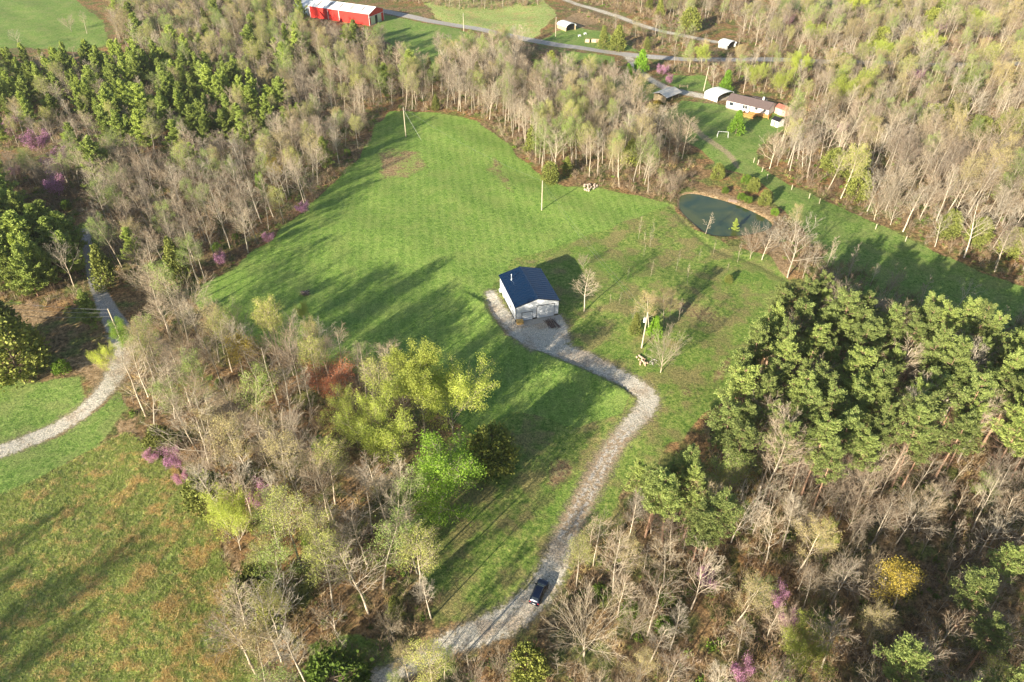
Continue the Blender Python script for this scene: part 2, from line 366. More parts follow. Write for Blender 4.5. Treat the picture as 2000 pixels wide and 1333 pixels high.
def tag(o, label=None, cat=None, group=None, kind=None):
    if label: o['label'] = label
    if cat: o['category'] = cat
    if group: o['group'] = group
    if kind: o['kind'] = kind
def thing(name, label, cat, loc, rz=0.0, group=None):
    o = link(name, None, None, label, cat, group); o.location = loc; o.rotation_euler = (0, 0, rz)
    o.empty_display_size = .3; return o
class MB:                          # small box / prism / tube collector -> one mesh
    def __init__(s): s.v = []; s.f = []
    def quad(s, *p):
        i = len(s.v); s.v += [tuple(q) for q in p]; s.f.append(tuple(range(i, i+len(p)))); return s
    def box(s, x0, y0, z0, x1, y1, z1):
        i = len(s.v)
        s.v += [(x0,y0,z0),(x1,y0,z0),(x1,y1,z0),(x0,y1,z0),(x0,y0,z1),(x1,y0,z1),(x1,y1,z1),(x0,y1,z1)]
        s.f += [tuple(i+k for k in q) for q in ((0,3,2,1),(4,5,6,7),(0,1,5,4),(1,2,6,5),(2,3,7,6),(3,0,4,7))]; return s
    def slab(s, pts, t):            # polygon (3D, top face) thickened downwards along its normal
        p = [Vector(q) for q in pts]; nrm = (p[1]-p[0]).cross(p[2]-p[0]).normalized()
        if nrm.z < 0: p = p[::-1]; nrm = -nrm
        lo = [q-nrm*t for q in p]; i = len(s.v); k = len(p)
        s.v += [tuple(q) for q in p]+[tuple(q) for q in lo]
        s.f.append(tuple(range(i, i+k))); s.f.append(tuple(range(i+2*k-1, i+k-1, -1)))
        for j in range(k):
            s.f.append((i+(j+1)%k, i+j, i+k+j, i+k+(j+1)%k))
        return s
    def tube(s, a, b, r0, r1=None, k=6):
        r1 = r0 if r1 is None else r1; a = Vector(a); b = Vector(b); d = (b-a).normalized()
        u = d.orthogonal().normalized(); v = d.cross(u); i = len(s.v)
        for c, r in ((a, r0), (b, r1)):
            for j in range(k):
                t = 2*math.pi*j/k; s.v.append(tuple(c+(u*math.cos(t)+v*math.sin(t))*r))
        for j in range(k): s.f.append((i+j, i+(j+1)%k, i+k+(j+1)%k, i+k+j))
        s.f.append(tuple(range(i+k-1, i-1, -1))); s.f.append(tuple(range(i+k, i+2*k))); return s
    def build(s, name, mat, parent=None, bevel=0, **kw):
        me = bpy.data.meshes.new(name); me.from_pydata(s.v, [], s.f); me.materials.append(mat); me.update()
        o = link(name, me, parent, **kw)
        if bevel:
            m = o.modifiers.new('bevel', 'BEVEL'); m.width = bevel; m.segments = 2
        return o

# ------------------------------------------------------------------ the ground
def make_ground():
    ny, nx = 430, 580
    ys = 34*(480/34)**(np.linspace(0, 1, ny))
    hw = 0.78*(ys*math.cos(PITCH)+CAM_H*math.sin(PITCH))+12
    U = np.linspace(-1, 1, nx)
    X = hw[:, None]*U[None, :]; Y = np.repeat(ys[:, None], nx, 1)
    Xf, Yf = X.ravel(), Y.ravel()
    Z = hgt(Xf, Yf)
    # distances
    wx = Xf+1.5*noise2(Xf, Yf, 14, 21); wy = Yf+1.5*noise2(Xf, Yf, 13, 22)
    dr = np.minimum(seg_dist(Xf, Yf, *DRIVE), poly_sd(Xf, Yf, PAD))
    dr = np.minimum(dr, seg_dist(Xf, Yf, *HDRIVE)); dr = np.minimum(dr, seg_dist(Xf, Yf, *FARTRACK))
    leftroad = seg_dist(Xf, Yf, *ROAD)
    rd = seg_dist(Xf, Yf, *FARROAD)
    dark_part = sstep(Yf, ray0(236,660)[1], ray0(230,640)[1])
    rd = np.minimum(rd, np.where(dark_part > .5, leftroad, 50)); dr = np.minimum(dr, np.where(dark_part > .5, 50, leftroad))
    wn = np.minimum(seg_dist(Xf, Yf, *TRACK), seg_dist(Xf, Yf, *SANDY)); wn = np.minimum(wn, seg_dist(Xf, Yf, *DITCH)+1.05)
    ly = sstep(Yf, ray0(1090,1090)[1], ray0(1120,1030)[1])*(1-sstep(Yf, ray0(1200,860)[1], ray0(1230,810)[1]))*(Xf > -20)
    pool = poly_sd(Xf, Yf, POND)
    def zone(p, s=1.0): return 1-sstep(poly_sd(wx, wy, p), -s, s)
    lawn = np.max([zone(p, 1.6) for p in Z_LAWN], 0); dirt = np.max([zone(p, 2.5) for p in Z_DIRT], 0)
    dirt = np.maximum(dirt, (1-sstep(pool, -.5, .6)))
    bare = 1-.55*np.max([zone(p, 3.0) for p in Z_BARE], 0); dirt = np.maximum(dirt, (1-bare)/.55)
    zA = np.stack([zone(Z_FIELD, 1.2)*bare, zone(Z_YARD, 1.2)*bare, lawn, np.ones_like(Xf)], 1)
    zB = np.stack([dirt, np.maximum(zone(Z_MEADOW, 1.2), zone(Z_PASTURE, 3)), np.zeros_like(Xf), np.ones_like(Xf)], 1)
    idx = np.arange(ny*nx).reshape(ny, nx)
    F = np.stack([idx[:-1, :-1], idx[:-1, 1:], idx[1:, 1:], idx[1:, :-1]], -1).reshape(-1, 4)
    fc = lambda a: a[F].mean(1)
    kinds = np.zeros(len(F), int)
    kinds[fc(zA[:, 2]) > .5] = 3; kinds[fc(zB[:, 1]) > .5] = 4
    kinds[fc(zA[:, 1]/bare) > .5] = 2; kinds[fc(zA[:, 0]/bare) > .5] = 1
    kinds[fc(wn) < .2] = 7
    dmain = np.minimum(seg_dist(Xf, Yf, *DRIVE), poly_sd(Xf, Yf, PAD))
    kinds[fc(np.minimum(seg_dist(Xf, Yf, *HDRIVE), seg_dist(Xf, Yf, *FARTRACK))) < .1] = 5
    kinds[fc(dmain) < .2] = 5
    kinds[fc(leftroad) < .1] = 6; kinds[fc(seg_dist(Xf, Yf, *FARROAD)) < .1] = 8
    names = ['ground', 'mown_field', 'yard_grass', 'lawn', 'meadow', 'gravel_driveway', 'road', 'dirt_track', 'paved_road']
    for k, nm in enumerate(names):
        f = F[kinds == k]
        if not len(f): continue
        u, inv = np.unique(f, return_inverse=True)
        V = np.stack([Xf[u], Yf[u], Z[u]], 1)
        me = mesh_quads(nm, V, inv.reshape(-1, 4), [M['ground']], smooth=True)
        for an, arr in (('zone_a', zA), ('zone_b', zB)):
            at_ = me.attributes.new(an, 'FLOAT_COLOR', 'POINT'); at_.data.foreach_set('color', arr[u].astype(np.float32).ravel())
        for an, arr in (('gravel_distance', dr), ('road_distance', rd), ('worn_distance', wn), ('leafy_drive', ly)):
            at_ = me.attributes.new(an, 'FLOAT', 'POINT'); at_.data.foreach_set('value', arr[u].astype(np.float32))
        link(nm, me, kind='structure')
    # farther land all round, out to the horizon (a ring that joins the edges of the fine sheet)
    ring = [idx[0, :], idx[:, -1], idx[-1, ::-1], idx[::-1, 0]]
    loop = np.concatenate([r[:-1] for r in ring])[::6]
    n = len(loop); cx, cy = 0, 240; V = []; 
    for s, z in ((1, 0), (1.4, -1), (3, -3), (10, -3), (22, -3)):
        for i in loop:
            V.append((cx+(Xf[i]-cx)*s, cy+(Yf[i]-cy)*s, Z[i]+(-.12 if s == 1 else z)))
    F2 = []
    for r in range(4):
        for i in range(n):
            j = (i+1) % n; F2.append((r*n+i, r*n+j, (r+1)*n+j, (r+1)*n+i))
    me = mesh_quads('surrounding_land', V, F2, [M['ground']])
    me.flip_normals()
    for an, val in (('gravel_distance', 50), ('road_distance', 50), ('worn_distance', 50)):
        a = me.attributes.new(an, 'FLOAT', 'POINT'); a.data.foreach_set('value', np.full(len(V), val, np.float32))
    link('surrounding_land', me, kind='structure')
    # pond
    pts = POND; c = pts.mean(0); q = c+(pts-c)*1.09
    me = bpy.data.meshes.new('pond_water'); me.from_pydata([(x, y, -.42) for x, y in q], [], [tuple(range(len(q)))])
    me.materials.append(M['water']); me.update(); link('pond_water', me, kind='structure')
make_ground()

# ------------------------------------------------------------------ trees
def tubes(segs, k, rs):
    if not len(segs): return np.zeros((0, 3)), np.zeros((0, 4), int)
    A = np.array([s[0] for s in segs]); B = np.array([s[1] for s in segs]); r0 = np.array([s[2] for s in segs]); r1 = np.array([s[3] for s in segs])
    D = B-A; D /= np.linalg.norm(D, axis=1, keepdims=True)+1e-9
    ref = rs.normal(size=D.shape) if k == 2 else np.where(np.abs(D[:, 2:3]) < .9, [[0, 0, 1.]], [[1., 0, 0]])
    U = np.cross(D, ref); U /= np.linalg.norm(U, axis=1, keepdims=True)+1e-9
    W = np.cross(D, U)
    n = len(A)
    if k == 2:
        V = np.stack([A-U*r0[:, None], A+U*r0[:, None], B+U*r1[:, None], B-U*r1[:, None]], 1).reshape(-1, 3)
        return V, np.arange(n*4).reshape(-1, 4)
    t = 2*np.pi*np.arange(k)/k
    ring = U[:, None]*np.cos(t)[None, :, None]+W[:, None]*np.sin(t)[None, :, None]
    V = np.concatenate([A[:, None]+ring*r0[:, None, None], B[:, None]+ring*r1[:, None, None]], 1).reshape(-1, 3)
    j = np.arange(k); q = np.stack([j, (j+1) % k, k+(j+1) % k, k+j], 1)
    F = (np.arange(n)[:, None, None]*2*k+q[None]).reshape(-1, 4)
    return V, F
def leaf_quads(P, size, rs, flat=0.0, aspect=1.0, dirs=None):
    n = len(P); P = np.asarray(P)
    a = rs.normal(size=(n, 3)) if dirs is None else dirs; a = a/np.linalg.norm(a, axis=1, keepdims=True)
    b = rs.normal(size=(n, 3)); b[:, 2] *= (1-flat); b = np.cross(a, b); b /= np.linalg.norm(b, axis=1, keepdims=True)+1e-9
    s = (size*rs.uniform(.6, 1.3, n))[:, None]
    a = a*s*aspect; b = b*s
    V = np.stack([P-a-b*.5, P-a*.2+b, P+a+b*.3, P+a*.3-b], 1).reshape(-1, 3)
    return V, np.arange(n*4).reshape(-1, 4)
def join(parts):
    V = []; F = []; Mi = []; off = 0
    for (v, f, m) in parts:
        if not len(f): continue
        V.append(v); F.append(f+off); Mi.append(np.full(len(f), m)); off += len(v)
    return np.concatenate(V), np.concatenate(F), np.concatenate(Mi)
class Grow:
    def __init__(s, seed): s.r = random.Random(seed); s.seg = {0: [], 1: [], 2: [], 3: []}; s.tips = []
    def limb(s, p, d, L, r, lv, spec):
        n = spec['n'][lv]; wob = spec['wob'][lv]; up = spec['up'][lv]; r_ = s.r
        pts = [np.array(p)]; dirs = []
        d = np.array(d, float)
        for i in range(n):
            d = d+np.array([r_.gauss(0, wob), r_.gauss(0, wob), r_.gauss(0, wob)*.6+up]); d /= np.linalg.norm(d)
            q = pts[-1]+d*L/n
            f0 = 1-i/n*.8; f1 = 1-(i+1)/n*.8
            s.seg[lv].append((pts[-1], q, r*f0, max(r*f1, .006))); pts.append(q); dirs.append(d.copy())
        if lv == 3:
            s.tips.append((pts[-1], d)); 
            if n > 1: s.tips.append((pts[-2], d))
            return
        cnt = spec['kids'][lv]
        cnt = max(1, int(round(cnt*r_.uniform(.8, 1.2))))
        a0 = r_.uniform(0, 6.28)
        for k in range(cnt):
            t = spec['start'][lv]+(1-spec['start'][lv])*((k+r_.random()*.8)/cnt)
            t = min(t, .985); f = t*n; i = int(f); c = pts[i]+(pts[i+1]-pts[i])*(f-i); dd = dirs[i]
            az = a0+k*2.4+r_.uniform(-.5, .5)
            u = np.cross(dd, [0.31, 0.2, .93]); u /= np.linalg.norm(u)+1e-9; v = np.cross(dd, u)
            ang = spec['ang'][lv]*r_.uniform(.75, 1.25)
            nd_ = dd*math.cos(ang)+(u*math.cos(az)+v*math.sin(az))*math.sin(ang)
            prof = spec['prof'](t) if lv == 0 else (1.1-.6*t)
            LL = spec['len'][lv]*(spec['H'] if lv == 0 else L)*prof*r_.uniform(.75, 1.2)
            s.limb(c, nd_, LL, max(r*(1-t*.8)*spec['rr'][lv], .012), lv+1, spec)
def deciduous(seed, H, form, bark, twig, leaf=None, nleaf=0, lsize=.1, tw=.0105, base_r=None, spread=.35, leafspread=.35, clump=.6):
    rs = np.random.default_rng(seed); g = Grow(seed)
    if form == 'tall':
        vr = random.Random(seed*3+1); vst, vln, vk, va = vr.uniform(.30, .52), vr.uniform(.26, .40), vr.randint(13, 20), vr.uniform(.7, 1.0)
        spec = dict(H=H, n=(8, 4, 3, 2), wob=(.035, .06, .08, .08), up=(.02, .06, .03, .01), kids=(vk, 10, 7), start=(vst, .15, .1), ang=(va, .62, .55),
                    len=(vln, .52, .62), rr=(.42, .5, .55), prof=lambda t: (1.25-t*.85) if t > .5 else .75)
    elif form == 'round':
        spec = dict(H=H, n=(5, 6, 4, 2), wob=(.05, .05, .07, .08), up=(.0, .03, .02, .0), kids=(15, 12, 9), start=(.20, .12, .1), ang=(.72, .48, .48),
                    len=(.66, .48, .48), rr=(.5, .5, .5), prof=lambda t: 1.05-t*.25)
    elif form == 'low':
        spec = dict(H=H, n=(8, 4, 3, 2), wob=(.04, .08, .10, .12), up=(.02, .05, .03, .01), kids=(26, 9, 8), start=(.16, .2, .1), ang=(1.0, .7, .6),
                    len=(.27, .5, .55), rr=(.42, .5, .55), prof=lambda t: .65+.9*math.sin(min(1, t*1.05)*2.6)*(.55+.25*math.sin(t*17)))
    elif form == 'sapling':
        spec = dict(H=H, n=(6, 3, 2, 1), wob=(.05, .12, .2, .2), up=(.03, .10, .05, 0), kids=(12, 6, 4), start=(.25, .2, .2), ang=(.7, .6, .6),
                    len=(.30, .45, .5), rr=(.5, .5, .5), prof=lambda t: 1.15-t*.8)
    else:  # open crooked big limbs
        spec = dict(H=H, n=(6, 6, 4, 2), wob=(.07, .15, .14, .10), up=(.0, .07, .05, .0), kids=(9, 8, 8), start=(.35, .25, .15), ang=(.8, .68, .6),
                    len=(.55, .48, .52), rr=(.6, .55, .5), prof=lambda t: 1.15-t*.55)
    L0 = H*{'tall': .88, 'round': .45, 'sapling': .9, 'low': .9, 'open': .7}[form]
    r0 = base_r or H*.0095+.03
    d0 = (rs.normal()*.05, rs.normal()*.05, 1)
    g.limb((0, 0, -.3), d0, L0, r0, 0, spec)
    tv = [(*tubes(g.seg[0], 7, rs), 0), (*tubes([s for s in g.seg[1] if s[2] > .03], 4, rs), 0)]
    rib = [(a, b, max(min(x, .02), tw)*.9, tw*.6) for a, b, x, y in g.seg[3]]
    cv = [(*tubes([s for s in g.seg[1] if s[2] <= .03], 3, rs), 0), (*tubes([(a, b, max(x, .019), max(y, .012)) for a, b, x, y in g.seg[2]], 3, rs), 0), (*tubes(rib, 2, rs), 1)]
    if leaf and nleaf:
        T = np.array([t[0] for t in g.tips]); keep = rs.permutation(len(T))[:max(20, int(len(T)*clump))]; T = T[keep]
        i = rs.integers(0, len(T), nleaf)
        P = T[i]+rs.normal(size=(nleaf, 3))*leafspread
        cv.append((*leaf_quads(P, lsize, rs), 2))
    V, F, mi = join(tv); trunk = mesh_quads('trunk', V, F, [bark], smooth=True)
    V2, F2, mi2 = join(cv); crown = mesh_quads('crown', V2, F2, [bark, twig]+([leaf] if leaf else []), mi2)
    return trunk, crown
def pine(seed, H, young=False, mat=None, bark=None):
    rs = np.random.default_rng(seed); r_ = random.Random(seed)
    seg = []; p = np.array([0, 0, -.3]); d = np.array([rs.normal()*.02, rs.normal()*.02, 1]); n = 9; pts = [p]
    r0 = H*.0105+.03
    for i in range(n):
        d = d+rs.normal(size=3)*.015; d /= np.linalg.norm(d); q = p+d*H/n
        seg.append((p, q, r0*(1-i/n*.9), r0*(1-(i+1)/n*.9))); p = q; pts.append(q)
    def on(t):
        f = min(t*n, n-1e-3); i = int(f); return pts[i]+(pts[i+1]-pts[i])*(f-i)
    br = []; tf = []; dead = []
    start = .14 if young else .55
    k = 40 if young else 34
    for j in range(k):
        t = start+(1-start)*(j/k)**.9; az = j*2.4+r_.uniform(-.4, .4); u = (t-start)/(1-start)
        L = H*((.26*(1-u)**.75+.03) if young else (.125*math.sin(min(1, u*.95+.30)*2.6)+.02))*r_.uniform(.5, 1.35)
        el = (.15+.5*u) if young else (-.05+.6*u*u)
        b0 = on(t); dd = np.array([math.cos(az)*math.cos(el), math.sin(az)*math.cos(el), math.sin(el)])
        prev = b0; m = 4
        for i in range(m):
            dd = dd+rs.normal(size=3)*.09+np.array([0, 0, .07]); dd /= np.linalg.norm(dd)
            q = prev+dd*L/m; br.append((prev, q, .05*(1-i/m)+.012, .05*(1-(i+1)/m)+.01))
            if i > 0 or young:
                for s_ in range(5 if young else 6):
                    sd = np.cross(dd, [0, 0, 1.])*r_.choice((-1, 1))*r_.uniform(.5, 1)+dd*r_.uniform(.2, .8)+np.array([0, 0, r_.uniform(0, .3)])
                    sd /= np.linalg.norm(sd); c = prev+(q-prev)*r_.random(); e = c+sd*L*(.22 if young else .30)*r_.uniform(.6, 1.3)
                    br.append((c, e, .014, .008)); tf.append((e, sd)); tf.append((c+(e-c)*.55, sd))
            prev = q
        tf.append((prev, dd))
    if not young:
        for j in range(44):
            t = .14+.50*j/44; az = r_.uniform(0, 6.28); el = r_.uniform(-.25, .35); L = r_.uniform(.5, 2.4)
            b0 = on(t); dd = np.array([math.cos(az)*math.cos(el), math.sin(az)*math.cos(el), math.sin(el)])
            q = b0+dd*L*.6; dead.append((b0, q, .028, .018)); d2 = dd+rs.normal(size=3)*.3; e = q+d2*L*.4; dead.append((q, e, .018, .008))
            for s_ in range(2):
                dead.append((q, q+(dd+rs.normal(size=3)*.5)*L*.35, .014, .008))
    T = np.array([t[0] for t in tf]); D = np.array([t[1] for t in tf])
    per = 8 if young else 7
    P = np.repeat(T, per, 0); DD = np.repeat(D, per, 0)+rs.normal(size=(len(T)*per, 3))*.6
    P = P+rs.normal(size=P.shape)*.17
    sz = (H*.011+.035)*(1.0 if young else .60)
    lv, lf = leaf_quads(P, np.full(len(P), sz*(.46 if young else .36)), rs, 0, 2.7 if young else 3.6, DD)
    V, F, mi = join([(*tubes(seg, 7, rs), 0), (*tubes(dead, 3, rs), 0)]); trunk = mesh_quads('trunk', V, F, [bark or M['bark_pine']], smooth=True)
    V, F, mi = join([(*tubes(br, 3, rs), 0), (lv, lf, 1)]); crown = mesh_quads('crown', V, F, [bark or M['bark_pine'], mat or M['needle']], mi)
    return trunk, crown
def cedar(seed, H, width, mat, dense=5200, lsize=.13, openness=.25, shape='cone'):
    rs = np.random.default_rng(seed)
    seg = [((0, 0, -.3), (rs.normal()*.1, rs.normal()*.1, H*.95), H*.018+.04, .02)]
    # sprays: clumped lumps over a cone/egg, each lump a puff of small faces
    nl = 130; u = rs.random(nl)**.8; az = rs.random(nl)*6.283
    if shape == 'cone': rad = width*(1-u)**.75*(.9+.2*rs.random(nl))
    else: rad = width*np.sqrt(np.clip(1-((u-.42)/.60)**2, .02, 1))
    rr = rad*np.sqrt(rs.random(nl)*.6+.4)
    L = np.stack([rr*np.cos(az), rr*np.sin(az), H*(.06+.92*u)], 1)
    size = np.maximum(width*.30*(1-u*.55), .22)*rs.uniform(.6, 1.3, nl)
    i = rs.integers(0, nl, dense); off = rs.normal(size=(dense, 3)); off *= (size[i]*.62)[:, None]; off[:, 2] *= 1.15
    P = L[i]+off; P[:, 2] = np.clip(P[:, 2], .1, H*1.02)
    D = P-np.array([0, 0, H*.2]); D[:, 2] += H*.3; D = D/np.linalg.norm(D, axis=1, keepdims=True)+rs.normal(size=P.shape)*.5
    br = [((0, 0, max(.3, l[2]-rad_*.4)), tuple(l), .03, .012) for l, rad_ in zip(L[::3], rr[::3])]
    V, F, mi = join([(*tubes([(np.array(a), np.array(b), x, y) for a, b, x, y in seg], 6, rs), 0)]); trunk = mesh_quads('trunk', V, F, [M['bark_dark']])
    V, F, mi = join([(*tubes([(np.array(a), np.array(b), x, y) for a, b, x, y in br], 3, rs), 0), (*leaf_quads(P, np.full(dense, lsize), rs, 0, 1.3, D), 1)])
    crown = mesh_quads('crown', V, F, [M['bark_dark'], mat], mi)
    return trunk, crown

K = {}    # kind -> (list of (trunk, crown), nominal height)
K['tall_bare'] = ([deciduous(100+i, 16, 'tall', M['bark_grey'] if i % 3 else M['bark_pale'], M[('twig_tan', 'twig_pink', 'twig_tan', 'twig_pale', 'twig_pink', 'twig_brown', 'twig_tan', 'twig_brown')[i]]) for i in range(8)], 16)
K['round_bare'] = ([deciduous(120+i, 12, 'round', M['bark_grey'], M[('twig_tan', 'twig_pink', 'twig_tan')[i]], tw=.014) for i in range(3)], 12)
K['open_bare'] = ([deciduous(130+i, 15, 'open', M['bark_pale'], M['twig_pale'], tw=.014) for i in range(3)], 15)
K['budding'] = ([deciduous(140+i, 15, 'tall', M['bark_grey'], M['twig_tan'], M[('bud', 'bud_green', 'bud_tan', 'bud_green')[i]], 4600, .058, leafspread=.30) for i in range(4)], 15)
K['lime'] = ([deciduous(150+i, 15, 'open' if i == 0 else 'round', M['bark_grey'], M['twig_tan'], M['leaf_lime'], 24000, .075, leafspread=.36, clump=.42) for i in range(2)], 15)
K['bright'] = ([deciduous(161, 15, 'low', M['bark_pale'], M['twig_tan'], M['leaf_bright'], 20000, .078, leafspread=.42, clump=.35)], 15)
K['gold'] = ([deciduous(165, 11, 'tall', M['bark_grey'], M['twig_tan'], M['leaf_gold'], 6000, .065)], 11)
K['red'] = ([deciduous(168, 11, 'round', M['bark_grey'], M['twig_pink'], M['leaf_red'], 11000, .06)], 11)
K['redbud'] = ([deciduous(170+i, 6, 'round', M['bark_dark'], M['twig_brown'], M['redbud'], 3200, .075, leafspread=.2, tw=.015) for i in range(2)], 6)
K['pine'] = ([pine(180+i, 19) for i in range(4)], 19)
K['young_pine'] = ([pine(190+i, 12, True, M['needle_young']) for i in range(3)], 12)
K['cedar'] = ([cedar(200+i, 8, 2.3, M['cedar']) for i in range(2)], 8)
K['cedar_round'] = ([cedar(205+i, 7, 3.0, M['cedar'], 5200, .15, shape='egg') for i in range(2)], 7)
K['lime_conifer'] = ([cedar(210, 8, 2.6, M['lime_cedar'])], 8)
K['shrub'] = ([cedar(215+i, 3, 1.7, M['bush_green'], 2200, .11, shape='egg') for i in range(2)], 3)
K['sapling'] = ([deciduous(220+i, 7, 'sapling', M['bark_grey'], M[('twig_tan', 'twig_brown', 'twig_pink')[i]], tw=.012, base_r=.06) for i in range(3)], 7)

NAME = dict(tall_bare='tall_bare_tree', round_bare='spreading_bare_tree', open_bare='pale_bare_tree', budding='budding_tree', lime='leafing_tree', bright='leafing_tree',
            gold='leafing_tree', red='red_maple_tree', redbud='redbud_tree', pine='pine_tree', young_pine='young_pine_tree', cedar='cedar_tree', cedar_round='cedar_tree',
            lime_conifer='conifer_tree', shrub='shrub', sapling='sapling')
CAT = dict(shrub='shrub', sapling='young tree', pine='pine tree', young_pine='pine tree', cedar='cedar tree', cedar_round='cedar tree', lime_conifer='conifer', redbud='flowering tree')
counts = {}
def place(kind, x, y, h, label, group=None, rz=None, tilt=0.0, var=None, widen=1.0, z=None):
    protos, H0 = K[kind]; i = rnd.randrange(len(protos)) if var is None else var % len(protos)
    tr, cr = protos[i]; s = h/H0
    o = bpy.data.objects.new(NAME[kind], None); C.objects.link(o); o.empty_display_size = .3
    o.location = (x, y, H1(x, y) if z is None else z); o.rotation_euler = (rnd.uniform(-.03, .03)+tilt*.0, rnd.uniform(-.03, .03)+tilt, rnd.uniform(0, 6.28) if rz is None else rz)
    o.scale = (s*widen, s*widen, s)
    tag(o, label, CAT.get(kind, 'tree'), group)
    for nm, me in (('trunk', tr), ('crown', cr)):
        c = bpy.data.objects.new(nm, me); C.objects.link(c); c.parent = o
    counts[NAME[kind]] = counts.get(NAME[kind], 0)+1
    return o
showy = []
placed = []   # xy of landmark trees
def mark(kind, px, py, hpx_or_h, label, group=None, **kw):
    x, y, z = at(px, py); placed.append((x, y)); (showy.append((x, y, hpx_or_h)) if kind in ('lime','bright','red','gold','redbud','lime_conifer','open_bare','cedar_round') else None); return place(kind, x, y, hpx_or_h, label, group, z=z, **kw)

